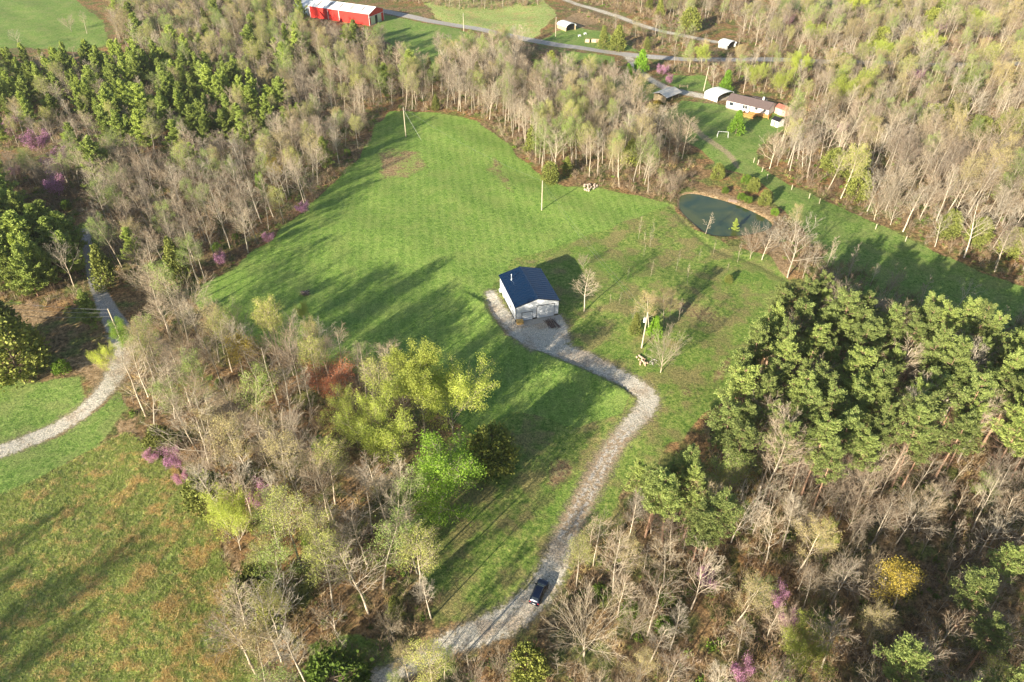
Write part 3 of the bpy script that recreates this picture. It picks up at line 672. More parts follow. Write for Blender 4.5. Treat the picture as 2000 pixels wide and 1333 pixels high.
# landmark trees: base pixel, height in metres
LM = [
 ('lime', 885, 850, 17.5, 'large yellow-green tree with spreading limbs at the field edge, rightmost of the lime-green trio', dict(var=1, widen=.95)),
 ('lime', 830, 846, 18, 'tall yellow-green tree just left of the widest lime-green crown by the field', dict(var=0, widen=1.0)),
 ('lime', 762, 905, 17, 'rounded yellow-green tree behind the vivid green tree in the middle wood', dict(var=1, widen=.8)),
 ('lime', 700, 870, 14, 'small yellow tree next to the orange-red maple in the middle wood', dict(var=1, widen=.65)),
 ('bright', 858, 1012, 17, 'vivid bright green tree with a white trunk at the edge of the lower yard', dict(widen=1.25)),
 ('red', 655, 785, 11, 'orange-red budding maple among bare trees in the middle wood', dict(widen=1.1)),
 ('cedar_round', 962, 912, 9, 'olive brown cedar standing in the yard below the yellow-green trees', dict(widen=1.2)),
 ('lime', 470, 1075, 15, 'pale yellow-green tree on the right edge of the rough meadow', dict(var=1, widen=.6)),
 ('cedar_round', 415, 990, 7, 'dark green cedar by the rough meadow above the pale yellow tree', dict(widen=1.2)),
 ('cedar_round', 322, 880, 5.5, 'round green cedar between redbuds beside the left lawn', dict(widen=1.1)),
 ('redbud', 345, 915, 5, 'bright purple redbud bush at the top of the rough meadow', dict(widen=1.0)),
 ('redbud', 300, 905, 3.5, 'small purple redbud left of the round green cedar by the meadow', {}),
 ('redbud', 358, 945, 3, 'lowest little pink redbud on the meadow edge', {}),
 ('lime', 222, 735, 9, 'fresh green tree leaning over the bend of the left road', dict(var=1, widen=.6)),
 ('bright', 255, 690, 9, 'thin light green tree beside the left road junction', dict(widen=.8)),
 ('open_bare', 303, 835, 16, 'tall leaning bare tree right of the left road bend', dict(tilt=-.12)),
 ('tall_bare', 342, 818, 15, 'bare twin tree next to the leaning tree by the left road', dict(tilt=-.1)),
 ('gold', 505, 745, 13, 'tree topped with golden catkins in the middle wood', {}),
 ('gold', 540, 370, 10.5, 'rounded golden-yellow tree in the woods left of the mown field', dict(widen=1.2)),
 ('round_bare', 1140, 1282, 12, 'big fan-shaped bare tree beside the driveway below the parked car', dict(widen=1.25, var=0)),
 ('round_bare', 1290, 728, 11.5, 'pale bare tree with spreading limbs by the utility pole with a transformer', dict(widen=.9, var=0)),
 ('tall_bare', 1141, 608, 11.5, 'bare oval tree standing in the barn shadow', dict(widen=1.25, var=0)),
 ('round_bare', 1139, 526, 4.8, 'small bare tree at the far end of the barn shadow', dict(widen=.8, var=1)),
 ('open_bare', 1538, 542, 18, 'large white-limbed sycamore at the end of the creek below the pond', dict(widen=1.15, var=2)),
 ('open_bare', 1488, 508, 12, 'bare multi-stem tree left of the white-limbed sycamore', dict(widen=.9, var=0)),
 ('round_bare', 1465, 505, 11, 'bare tree on the creek bank right of the pond outlet', dict(widen=.7)),
 ('sapling', 1378, 457, 7, 'small bare tree reflected in the pond edge', dict(widen=1.3)),
 ('young_pine', 1433, 457, 4.6, 'little young pine on the near edge of the pond', {}),
 ('cedar_round', 1422, 552, 2.2, 'round green bush alone on the grass left of the creek', {}),
 ('cedar', 1240, 652, 5.5, 'bright green cedar left of the transformer pole', dict(widen=.9)),
 ('lime_conifer', 1277, 660, 6, 'bright green cedar right of the transformer pole', dict(widen=.9)),
 ('budding', 1268, 648, 11, 'olive budding tree behind the transformer pole', dict(var=2, widen=1.2)),
 ('budding', 1297, 638, 10, 'slim budding tree right of the clump behind the transformer pole', dict(var=2, widen=1.1)),
 ('budding', 1308, 625, 9, 'second slim budding tree right of the clump behind the transformer pole', dict(var=2, widen=.6)),
 ('sapling', 1325, 627, 7, 'thin bare sapling farthest right of the clump behind the transformer pole', dict(widen=.6)),
 ('sapling', 1233, 637, 6.5, 'thin bare sapling left of the clump behind the transformer pole', dict(widen=.6)),
 ('cedar_round', 1073, 357, 6.5, 'olive cedar at the woodland corner above the lone pole', dict(widen=.95)),
 ('cedar', 1108, 342, 6, 'dark green cedar at the woodland edge right of the olive cedar', dict(widen=1.0)),
 ('cedar', 852, 215, 6, 'small dark cedar at the far tip of the mown field', dict(widen=1)),
 ('lime_conifer', 1437, 262, 8.5, 'bright green conifer on the lawn below the house', dict(widen=1.05)),
 ('lime_conifer', 1415, 182, 9, 'bright green conifer behind the white carport', dict(widen=.95)),
 ('lime_conifer', 1226, 150, 5.5, 'round bright green conifer beside the house driveway', dict(widen=1.2)),
 ('lime_conifer', 1252, 142, 9.5, 'tall green conifer at the mouth of the house driveway', dict(widen=1.1)),
 ('redbud', 1293, 150, 5.5, 'purple redbud beside the house driveway', {}),
 ('redbud', 1306, 166, 4.5, 'pink redbud above the tan shed', {}),
 ('tall_bare', 1392, 178, 12, 'bare tree behind the white carport right of the white pole', dict(var=3)),
 ('budding', 1346, 142, 11, 'budding tree between the road and the far lawn', dict(var=1, widen=1.4)),
 ('lime', 1472, 180, 13, 'yellow-green tree left of two behind the brown-roofed house', dict(var=1, widen=.7)),
 ('lime', 1525, 192, 12.5, 'yellow-green tree right of two behind the brown-roofed house', dict(var=1, widen=.75)),
 ('tall_bare', 1452, 182, 11, 'bare tree directly behind the brown-roofed house', dict(var=3)),
 ('open_bare', 1503, 330, 13, 'dead white tree with crooked limbs below the small sheds', dict(widen=1.0)),
 ('sapling', 1310, 265, 10, 'left of two slim bare trees on the lawn below the tan shed', dict(widen=.8)),
 ('sapling', 1324, 275, 11, 'right of two slim bare trees on the lawn below the tan shed', dict(widen=.8)),
 ('lime', 1888, 62, 13, 'pale yellow-green tree in the far upper right wood', dict(var=1, widen=.9)),
 ('lime', 1582, 90, 12, 'broad yellow-green tree beyond the road at the upper right', dict(var=1, widen=1.0)),
 ('budding', 1945, 70, 14, 'broad tan budding tree at the upper right corner', dict(var=2, widen=1.4)),
 ('cedar_round', 1400, 350, 5, 'green cedar at the far corner of the pond bank', dict(widen=.9)),
 ('cedar_round', 1470, 375, 4.5, 'dark green shrubby cedar on the pond bank', dict(widen=.9)),
 ('cedar_round', 1492, 400, 4.5, 'rightmost green cedar on the pond bank', dict(widen=.9)),
 ('shrub', 1456, 358, 2.6, 'small dark shrub between the pond bank cedars', {}),
 ('shrub', 1447, 390, 2, 'low green shrub on the orange pond bank', {}),
 ('shrub', 1460, 396, 2, 'low green shrub at the foot of the pond bank cedars', {}),
 ('shrub', 1416, 377, 1.8, 'low shrub nearest the pond water below the far corner cedar', {}),
 ('shrub', 1512, 420, 2, 'orange-tinged shrub at the right tip of the pond', {}),
 ('lime', 598, 625, 5, 'small yellow-green tree beside the brush pile on the mown field', dict(var=1, widen=.8)),
 ('bright', 520, 395, 9, 'light green tree at the woodland edge left of the mown field', dict(widen=.6)),
 ('redbud', 433, 520, 4.5, 'purple redbud in the shade at the left edge of the mown field', {}),
 ('redbud', 525, 478, 4, 'small purple redbud at the foot of a birch by the mown field', {}),
 ('redbud', 597, 420, 4.5, 'purple redbud at the woodland edge nearest the far end of the mown field', {}),
 ('redbud', 24, 268, 8, 'pink redbud near the left edge of the photo', {}),
 ('redbud', 82, 300, 8.5, 'pink redbud above the dark clearing on the left', dict(widen=1.1)),
 ('redbud', 130, 345, 10, 'tallest pink redbud beside the dark clearing on the left', dict(widen=.9)),
 ('redbud', 118, 385, 8, 'pink redbud just below the dark clearing on the left', {}),
 ('redbud', 35, 345, 4, 'violet redbud inside the dark clearing on the left', {}),
 ('redbud', 1375, 1145, 4, 'purple redbud low in the shaded brush right of the driveway', {}),
 ('redbud', 1515, 1180, 4, 'purple redbud in the shaded brush at lower right, upper one of three', {}),
 ('redbud', 1535, 1225, 3.5, 'purple redbud in the shaded brush at lower right, middle one of three', {}),
 ('redbud', 1445, 1325, 4, 'purple redbud at the bottom edge of the shaded brush', {}),
 ('gold', 1745, 1190, 12, 'yellow budding tree alone in the dark brush at lower right', dict(widen=1.2)),
 ('lime', 1600, 1080, 8, 'yellow-green leafy small tree in the dark brush at lower right', dict(var=1, widen=.55)),
 ('open_bare', 1910, 1085, 13, 'bright bare tree near the right edge above the dark brush', dict(widen=.8)),
 ('open_bare', 1750, 1062, 13, 'bare tree with a long bent limb in the lower right brush', dict(widen=.9)),
 ('open_bare', 1495, 1100, 13, 'bare forked tree in sunlight below the pines', dict(widen=.8)),
 ('open_bare', 1428, 1060, 15, 'tall white-limbed bare tree below the pine edge', dict(widen=.8)),
 ('tall_bare', 1765, 908, 19, 'tall white trunked bare tree leaning through the pines', dict(var=3, tilt=.12)),
 ('open_bare', 1350, 1190, 15, 'bare tree with tangled twigs right of the driveway', dict(widen=.8)),
 ('budding', 1205, 1130, 12, 'grey-green bare tree overhanging the driveway', dict(var=2, widen=.9)),
 ('lime', 1545, 1300, 9, 'broad pale green tree at the bottom right', dict(var=1, widen=1.0)),
 ('pine', 1700, 1375, 15, 'pine with pale needles at the bottom edge on the right', dict(widen=1.2)),
 ('cedar_round', 1030, 1318, 6, 'olive yellow bush at the bottom edge left of the fan-shaped tree', {}),
 ('budding', 845, 1345, 13, 'yellow budding tree over the lower end of the driveway', dict(var=0, widen=1.1)),
 ('cedar', 775, 1205, 5, 'green cedar on the left bank of the lower yard', dict(widen=1.0)),
 ('cedar', 800, 1085, 7, 'dark cedar at the left edge of the lower yard', dict(widen=1.0)),
 ('tall_bare', 600, 1338, 17, 'tall pale bare tree at the bottom left of the middle wood', dict(var=3)),
 ('open_bare', 660, 1240, 7, 'fallen grey brushy tree top in the lower middle wood', dict(widen=1.3)),
 ('shrub', 660, 1345, 4, 'bright green thicket at the bottom edge', dict(widen=2.0)),
 ('cedar_round', 40, 730, 13, 'large olive cedar on the left edge by the lawn', dict(widen=1.1)),
 ('cedar_round', 5, 690, 13, 'olive cedar behind the large one on the left edge', dict(widen=1.0)),
 ('shrub', 125, 728, 3, 'small green bush at the foot of the large olive cedars', {}),
 ('cedar', 215, 560, 12, 'dark green cedar right of the shaded road', dict(widen=.9)),
 ('young_pine', 270, 525, 12, 'green pine with bare trees on both sides above the road', {}),
 ('cedar', 355, 545, 12, 'tall dark cedar at the left corner of the mown field', dict(widen=.9)),
 ('young_pine', 185, 640, 10, 'green pine over the left side of the shaded road', {}),
 ('open_bare', 1720, 640, 10, 'white bare tree in front of the shaded strip of grass', dict(widen=.9)),
 ('open_bare', 1870, 600, 9, 'pale bare tree in the shaded strip at the right', {}),
 ('round_bare', 300, 590, 11, 'wide bare tree leaning over the road junction', dict(widen=1.0)),
 ('open_bare', 145, 560, 15, 'bare white-branched tree left of the shaded road', dict(widen=.7)),
 ('cedar_round', 1622, 345, 9, 'bright olive cedar clump in the wood right of the dead white tree', dict(widen=1.0)),
 ('cedar_round', 1665, 350, 9, 'right one of the olive cedars in the wood right of the dead white tree', dict(widen=.9)),
 ('cedar_round', 1670, 390, 9, 'lower olive cedar in the wood above the shaded grass', dict(widen=.9)),
 ('cedar_round', 1845, 465, 8, 'olive cedar on the wood edge at right', dict(widen=.8)),
 ('cedar_round', 1905, 480, 8, 'second olive cedar on the wood edge at right', dict(widen=.8)),
 ('cedar_round', 1965, 500, 8, 'third olive cedar on the wood edge at right', dict(widen=.8)),
 ('cedar', 1178, 95, 10, 'dark green tree beside the far row of crates', dict(widen=1.0)),
 ('cedar', 1205, 97, 11, 'dense dark tree right of the far row of crates', dict(widen=1.3)),
 ('cedar_round', 1345, 62, 11, 'dark cedar left of the white rounded barn', {}),
 ('open_bare', 42, 95, 10, 'pale bare tree on the far left field', {}),
 ('round_bare', 140, 62, 9, 'bare tree in the thicket on the far left field', {}),
 ('tall_bare', 170, 66, 11, 'second bare tree in the thicket on the far left field', {}),
]
for kind, px, py, h, lab, kw in LM: mark(kind, px, py, h, lab, **kw)
for px, py, h, kd, lab in ((792,1008,17,'tall_bare','bare tree at the top of the lower yard\'s wooded left edge'),(806,1052,18,'budding','budding tree on the lower yard\'s left edge above the dark cedar'),(770,1095,18,'tall_bare','bare tree just left of the dark cedar by the lower yard'),
        (815,1120,17,'tall_bare','bare tree below the dark cedar by the lower yard'),(822,1165,16,'budding','budding tree leaning out over the lower yard\'s left bank'),(748,1150,18,'budding','tall budding tree deep behind the lower yard\'s left bank'),
        (720,1200,17,'tall_bare','tall bare tree left of the small green cedar by the lower yard'),(842,1208,12,'tall_bare','short bare tree where the lower yard meets the driveway'),(760,1035,18,'tall_bare','tall bare tree on the track end below the vivid green tree'),
        (650,1190,18,'budding','tall budding tree behind the fallen grey tree top'),(560,1180,17,'budding','budding tree on the wood side of the rough meadow, low down'),(590,1110,18,'budding','budding tree in the heart of the lower middle wood'),
        (800,1335,9,'budding','budding tree on the bottom edge beside the green thicket'),(868,1328,8,'budding','small budding tree hiding the lower end of the driveway'),(915,1305,7,'sapling','thin sapling hiding the lower end of the driveway')):
    mark(kd, px, py, h, lab, widen=rnd.uniform(.9, 1.1))
# small planted trees on the grass between the barn and the pond
for i, (px, py, h, kd) in enumerate([(1247,467,8,'sapling'),(1269,483,9,'sapling'),(1320,530,7,'sapling'),(1271,540,5.5,'sapling'),(1342,557,7,'sapling'),(1393,496,5,'sapling'),
        (1440,513,7,'sapling'),(1257,502,4.5,'sapling'),(1365,508,4,'sapling'),(1192,592,3,'sapling'),(1209,595,4,'sapling'),(1226,547,4.5,'sapling'),(1258,478,5,'sapling'),(1420,528,2.5,'sapling')]):
    mark(kd, px, py, h, 'slender bare young tree on the grass between barn and pond', 'young trees between the barn and the pond', widen=.55)

# stands of woodland: polygon of base pixels, spacing in metres, mix, height range
STANDS = [
 ('woods', 'in the wood left of the mown field', [(-60,330),(200,345),(330,330),(500,300),(720,225),(735,240),(700,306),(640,366),(560,434),(480,502),(395,556),(300,560),(220,540),(200,470),(190,420),(100,420),(-60,380)], 5.4, dict(tall_bare=40, round_bare=16, budding=14, young_pine=3, open_bare=5, redbud=1, shrub=3), (11, 16)),
 ('pines', 'in the upper left pine wood', [(-60,135),(260,135),(330,150),(560,200),(600,260),(540,300),(440,300),(330,310),(240,320),(190,250),(-60,240)], 6.4, dict(young_pine=56, tall_bare=12, round_bare=5, budding=10), (8, 15)),
 ('woods', 'in the wood below the red barn', [(215,-25),(560,-25),(600,60),(740,85),(850,160),(850,215),(750,215),(600,240),(560,200),(330,150),(280,130),(230,90)], 6.6, dict(tall_bare=36, budding=30, young_pine=9, round_bare=8, cedar=3, redbud=1), (11, 16)),
 ('woods', 'in the wood beyond the mown field', [(860,110),(920,95),(1080,110),(1180,140),(1200,200),(1270,210),(1300,260),(1340,290),(1365,330),(1330,372),(1300,392),(1240,376),(1140,355),(1060,335),(1005,284),(940,234),(860,215)], 5.2, dict(tall_bare=50, budding=26, round_bare=6, cedar=2, open_bare=2), (12, 17)),
 ('woods', 'in the far upper right wood', [(1440,40),(1700,0),(2100,-30),(2100,290),(1960,300),(1600,270),(1560,200),(1620,130),(1500,110),(1450,80)], 7.8, dict(tall_bare=44, budding=28, round_bare=10, open_bare=4, cedar_round=3, redbud=2, lime=1), (12, 17)),
 ('woods', 'in the wood right of the pond', [(1500,268),(1600,270),(1960,300),(2100,290),(2130,610),(2000,555),(1850,492),(1700,424),(1560,358),(1495,318)], 6.3, dict(tall_bare=60, round_bare=14, open_bare=5, budding=16), (13, 19)),
 ('woods', 'in the wood beyond the far road', [(760,0),(1000,-28),(1480,-28),(1440,40),(1340,60),(1250,35),(1150,5),(1080,-5),(1050,10),(900,20)], 9.5, dict(tall_bare=40, budding=20, cedar=5, round_bare=10), (11, 15)),
 ('woods', 'along the verge of the far road', [(1110,20),(1240,60),(1330,80),(1440,100),(1590,108),(1590,112),(1300,108),(1240,95),(1230,70)], 8.5, dict(tall_bare=30, budding=20, round_bare=10, cedar=3), (8, 12)),
 ('woods', 'on the slope above the house', [(1290,124),(1440,126),(1600,130),(1600,210),(1560,205),(1510,188),(1440,170),(1400,170),(1380,146),(1300,142)], 8.0, dict(tall_bare=30, budding=25, lime=4, round_bare=8), (9, 13)),
 ('woods', 'around the dark clearing at left', [(-60,240),(190,250),(240,320),(200,400),(90,420),(-60,385),(-60,350),(20,350),(110,345),(130,300),(60,285),(-60,300)], 6.0, dict(tall_bare=30, round_bare=14, budding=16, young_pine=14, redbud=3), (9, 13)),
 ('pines', 'in the left pine wood by the shaded road', [(-80,400),(60,400),(130,450),(155,500),(165,560),(170,610),(120,610),(40,590),(-80,590)], 5.3, dict(young_pine=60, cedar=4, round_bare=5), (12, 16)),
 ('woods', 'in the middle wood', [(250,610),(330,600),(400,640),(560,690),(700,738),(820,800),(930,880),(800,930),(790,1050),(815,1140),(860,1200),(800,1240),(760,1400),(500,1420),(500,1300),(490,1180),(450,1090),(410,1000),(385,900),(350,850),(262,830),(262,720)], 5.0, dict(tall_bare=42, open_bare=7, round_bare=16, budding=26, redbud=1, cedar_round=1, shrub=4), (12, 18)),
 ('woods', 'at the bottom edge by the lower drive', [(760,1240),(860,1290),(960,1290),(1060,1300),(1200,1330),(1200,1440),(700,1440)], 4.0, dict(budding=20, round_bare=10, shrub=12, sapling=16), (6, 10)),
 ('pines', 'in the tall pine wood on the right', [(1500,640),(1560,655),(1680,690),(1800,720),(2100,760),(2200,1000),(2000,985),(1800,960),(1680,965),(1600,1010),(1480,1020),(1400,1000),(1385,850),(1440,780),(1490,700)], 4.5, dict(pine=66, tall_bare=10, sapling=6), (15, 21)),
 ('pines', 'in the pine clump right of the driveway', [(1212,1010),(1290,985),(1378,980),(1392,1100),(1340,1130),(1270,1085),(1225,1050)], 3.7, dict(pine=60), (12, 17)),
 ('brush', 'in the shaded brush right of the driveway', [(1140,1060),(1220,1040),(1400,960),(1650,940),(2000,985),(2300,1000),(2400,1420),(1210,1420),(1230,1330),(1200,1220),(1110,1180)], 3.9, dict(sapling=38, tall_bare=40, open_bare=4, round_bare=9, shrub=4, budding=6, pine=4), (9, 15)),
 ('brush', 'in the shaded strip behind the right pines', [(1560,470),(1640,520),(1800,590),(2100,650),(2100,720),(1800,690),(1660,650),(1600,600),(1560,560)], 6.0, dict(sapling=40, round_bare=15, tall_bare=8), (5, 9)),
 ('woods', 'along the creek right of the pond', [(1520,460),(1570,460),(1620,520),(1600,560),(1560,560),(1540,520)], 5.5, dict(budding=20, round_bare=20, sapling=20, cedar=3), (7, 11)),
 ('woods', 'around the head of the pond', [(1270,350),(1330,310),(1350,330),(1345,370),(1320,395),(1290,395)], 4.5, dict(sapling=30, round_bare=14, budding=8), (5, 8)),
 ('woods', 'beyond the lower left corner of the meadow', [(-112,18),(-92,22),(-86,34),(-96,46),(-116,40)], 6.0, dict(budding=30, round_bare=20, cedar=10), (12, 16)),
 ('woods', 'south of the lower driveway', [(33,46),(95,40),(95,8),(20,8)], 5.2, dict(tall_bare=30, round_bare=24, pine=24), (13, 18)),
]
ADJ = dict(tall_bare='tall grey-brown bare tree', round_bare='spreading bare tree with fine twigs', open_bare='pale bare tree with crooked limbs', budding='slim tree with yellow-green buds',
           lime='yellow-green leafing tree', pine='tall pine with a bare lower trunk', young_pine='dense green pine', cedar='dark conical cedar', cedar_round='rounded olive cedar',
           redbud='purple flowering redbud', shrub='low green shrub', sapling='thin bare sapling')
keep_out = [(seg_dist, DRIVE, 1.2), (seg_dist, ROAD, 1.3), (seg_dist, FARROAD, 1.5), (seg_dist, HDRIVE, 1.5), (seg_dist, FARTRACK, 1.0), (seg_dist, TRACK, .2)]
BUILT = [(ray0(*p), r) for p, r in (((1458,222), 19), ((1478,232), 9), ((1298,190), 7), ((1392,190), 8), ((1512,222), 5), ((1516,242), 5), ((625,32), 16), ((665,38), 18), ((705,42), 17), ((735,48), 12), ((590,20), 12), ((1102,56), 9), ((1412,94), 9), ((1255,700), 4), ((1260,640), 4))]
cand = []
OFF = lambda w_: w_.startswith('beyond the lower left') or w_.startswith('south of')
for typ, where, poly, sp, mixd, (h0, h1) in STANDS:
    P = np.array(poly, float) if OFF(where) else poly0(poly); x0, y0 = P.min(0); x1, y1 = P.max(0)
    gx = np.arange(x0, x1, sp); gy = np.arange(y0, y1, sp*.88)
    X, Y = np.meshgrid(gx, gy); X = X+(np.arange(len(gy)) % 2)[:, None]*sp*.5
    X = (X+rng.uniform(-.42, .42, X.shape)*sp).ravel(); Y = (Y+rng.uniform(-.42, .42, Y.shape)*sp).ravel()
    ok = poly_sd(X+2*noise2(X, Y, 20, 5), Y, P) < 0
    ok &= poly_sd(X, Y, POND) > 1.5
    for fn, ln, m in keep_out: ok &= fn(X, Y, *ln) > m
    for (cx, cy), r in BUILT: ok &= np.hypot(X-cx, Y-cy) > r
    # skip those no picture of this place shows
    Zd = Y*math.cos(PITCH)+CAM_H*math.sin(PITCH); u = np.abs(X)*FPX/Zd
    if not OFF(where): ok &= u < 1075
    kinds = list(mixd); wts = np.array([mixd[k] for k in kinds], float); wts /= wts.sum()
    pk = rng.choice(len(kinds), len(X), p=wts)
    cl = noise2(X, Y, 30, 8)
    for x, y, o, k, c in zip(X, Y, ok, pk, cl):
        if not o: continue
        if any(abs(x-a) < 2.6 and abs(y-b) < 2.6 for a, b in placed): continue
        if any(abs(x-a) < 3.2 and b-.75*h_ < y < b+1.5 for a, b, h_ in showy): continue
        kd = kinds[k]
        hh = rnd.uniform(h0, h1)
        if kd == 'redbud': hh = rnd.uniform(4, 6.5)
        if kd == 'shrub': hh = rnd.uniform(1.5, 3.2)
        if kd in ('cedar', 'cedar_round'): hh = min(hh*.7, 10)
        if kd == 'sapling': hh = rnd.uniform(5, 10)
        if kd == 'round_bare': hh *= .85
        fx = (x-x0)/(x1-x0); fy = (y-y0)/(y1-y0)
        cand.append((float(np.hypot(y, CAM_H-8)), x, y, kd, hh, where, ('front', 'centre', 'back')[min(2, int(fy*3))]+' '+('left', 'middle', 'right')[min(2, int(fx*3))]))
def pr0(x, y, z):
    Z_ = y*math.cos(PITCH)+(CAM_H-z)*math.sin(PITCH); v_ = -y*math.sin(PITCH)+(CAM_H-z)*math.cos(PITCH)
    return 1000+FPX*x/Z_, 666.5+FPX*v_/Z_
# clearings: nothing tall grows between these places and the drone
OPEN = [(600, 758, 2, 46), (1272, 1325, 170, 198), (1368, 1540, 165, 250), (1330, 1505, 378, 452), (755, 960, 25, 62), (1030, 1235, 72, 104), (1395, 1432, 76, 98), (1082, 1125, 40, 62),
        (0, 228, 700, 890), (604, 695, 700, 790), (1290, 1500, 190, 330), (930, 1110, 520, 700), (690, 950, 690, 850), (0, 155, 225, 375)]
cand = [c for c in cand if not any((lambda b_, t_: x0_-6 < t_[0] < x1_+6 and b_[1] > y1_ and t_[1] < y1_-3)(pr0(c[1], c[2], 0), pr0(c[1], c[2], c[4]*.93)) for x0_, x1_, y0_, y1_ in OPEN)]
STH = {s_[1]: s_[5] for s_ in STANDS}
CATP = dict(tall_bare='slender bare trees', round_bare='spreading bare trees', open_bare='pale bare trees', budding='budding trees', lime='leafing trees', bright='leafing trees', gold='leafing trees', red='leafing trees',
            redbud='redbuds', pine='pines', young_pine='pines', cedar='cedars', cedar_round='cedars', shrub='shrubs', sapling='saplings', lime_conifer='conifers')
LOOK = dict(tall_bare=['pale-trunked bare tree with tan twigs', 'slender bare tree with rosy twigs', 'slender bare tree with tan twigs', 'pale-twigged bare tree', 'narrow bare tree with rosy twigs', 'brown-twigged bare tree', 'forking bare tree with tan twigs', 'dark-twigged bare tree'],
            round_bare=['spreading bare tree, tan twigs', 'spreading bare tree, rosy twigs', 'wide bare tree, tan twigs'], open_bare=['pale crooked bare tree', 'pale forked bare tree', 'pale open-limbed bare tree'],
            budding=['yellow-green budding tree', 'fresh green budding tree', 'tan budding tree', 'soft green budding tree'], lime=['yellow-green leafing tree'],
            pine=['bare-trunked pine'], young_pine=['dense green pine'], cedar=['dark conical cedar'], cedar_round=['rounded olive cedar'], redbud=['purple flowering redbud'], shrub=['low green shrub'],
            sapling=['thin tan sapling', 'thin brown sapling', 'thin rosy sapling'], lime_conifer=['bright conifer'])
FEAT = [(lambda x, y: poly_sd(x, y, POND), 9, 'beside the pond'), (lambda x, y: seg_dist(x, y, *DRIVE), 6, 'beside the gravel driveway'), (lambda x, y: seg_dist(x, y, *ROAD), 6, 'beside the left road'),
        (lambda x, y: seg_dist(x, y, *FARROAD), 7, 'along the far road'), (lambda x, y: seg_dist(x, y, *TRACK), 4, 'on the woodland track'), (lambda x, y: seg_dist(x, y, *HDRIVE), 8, 'by the house driveway'),
        (lambda x, y: poly_sd(x, y, Z_MEADOW), 7, 'at the rough meadow edge')]
def near_what(x, y):
    X_, Y_ = np.array([x]), np.array([y])
    for fn, d_, ph in FEAT:
        if fn(X_, Y_)[0] < d_: return ph
    if poly_sd(X_, Y_, Z_FIELD)[0] < 6:
        e_ = 'far' if y > 190 else ('near' if y < 140 else 'middle')
        return f'at the {e_} {"left" if x < 5 else "right"} edge of the mown field'
    return None
cand.sort(key=lambda c: c[0])
LIMIT = 290; rest = {}
for d, x, y, kd, hh, where, part in cand:
    if counts.get(NAME[kd], 0) < LIMIT:
        wd = (rnd.uniform(.7, 1.35) if kd in ('young_pine', 'pine', 'cedar') else rnd.uniform(.8, 1.15))*(1.0 if kd not in ('round_bare',) else .8)
        v_ = rnd.randrange(len(K[kd][0])); nr = near_what(x, y)
        size = '' if kd not in ('tall_bare', 'round_bare', 'budding', 'pine', 'young_pine', 'sapling') else ('tall ' if hh > .87*max(STH[where]) else ('short ' if hh < min(STH[where])*1.15 else 'mid-height '))
        lab = f'{size}{LOOK[kd][v_ % len(LOOK[kd])]} {nr or where+", "+part}'
        if len(lab.replace('-', ' ').split()) > 16: lab = lab[len(size):]
        if len(lab.replace('-', ' ').split()) > 16: lab = lab.replace(' with pale trunk', '').replace('pale-trunked ', 'pale ')
        place(kd, x, y, hh, lab, f'{CATP[kd]} {nr or where}', widen=wd, var=v_)
    else: rest.setdefault(kd, []).append((x, y, hh))

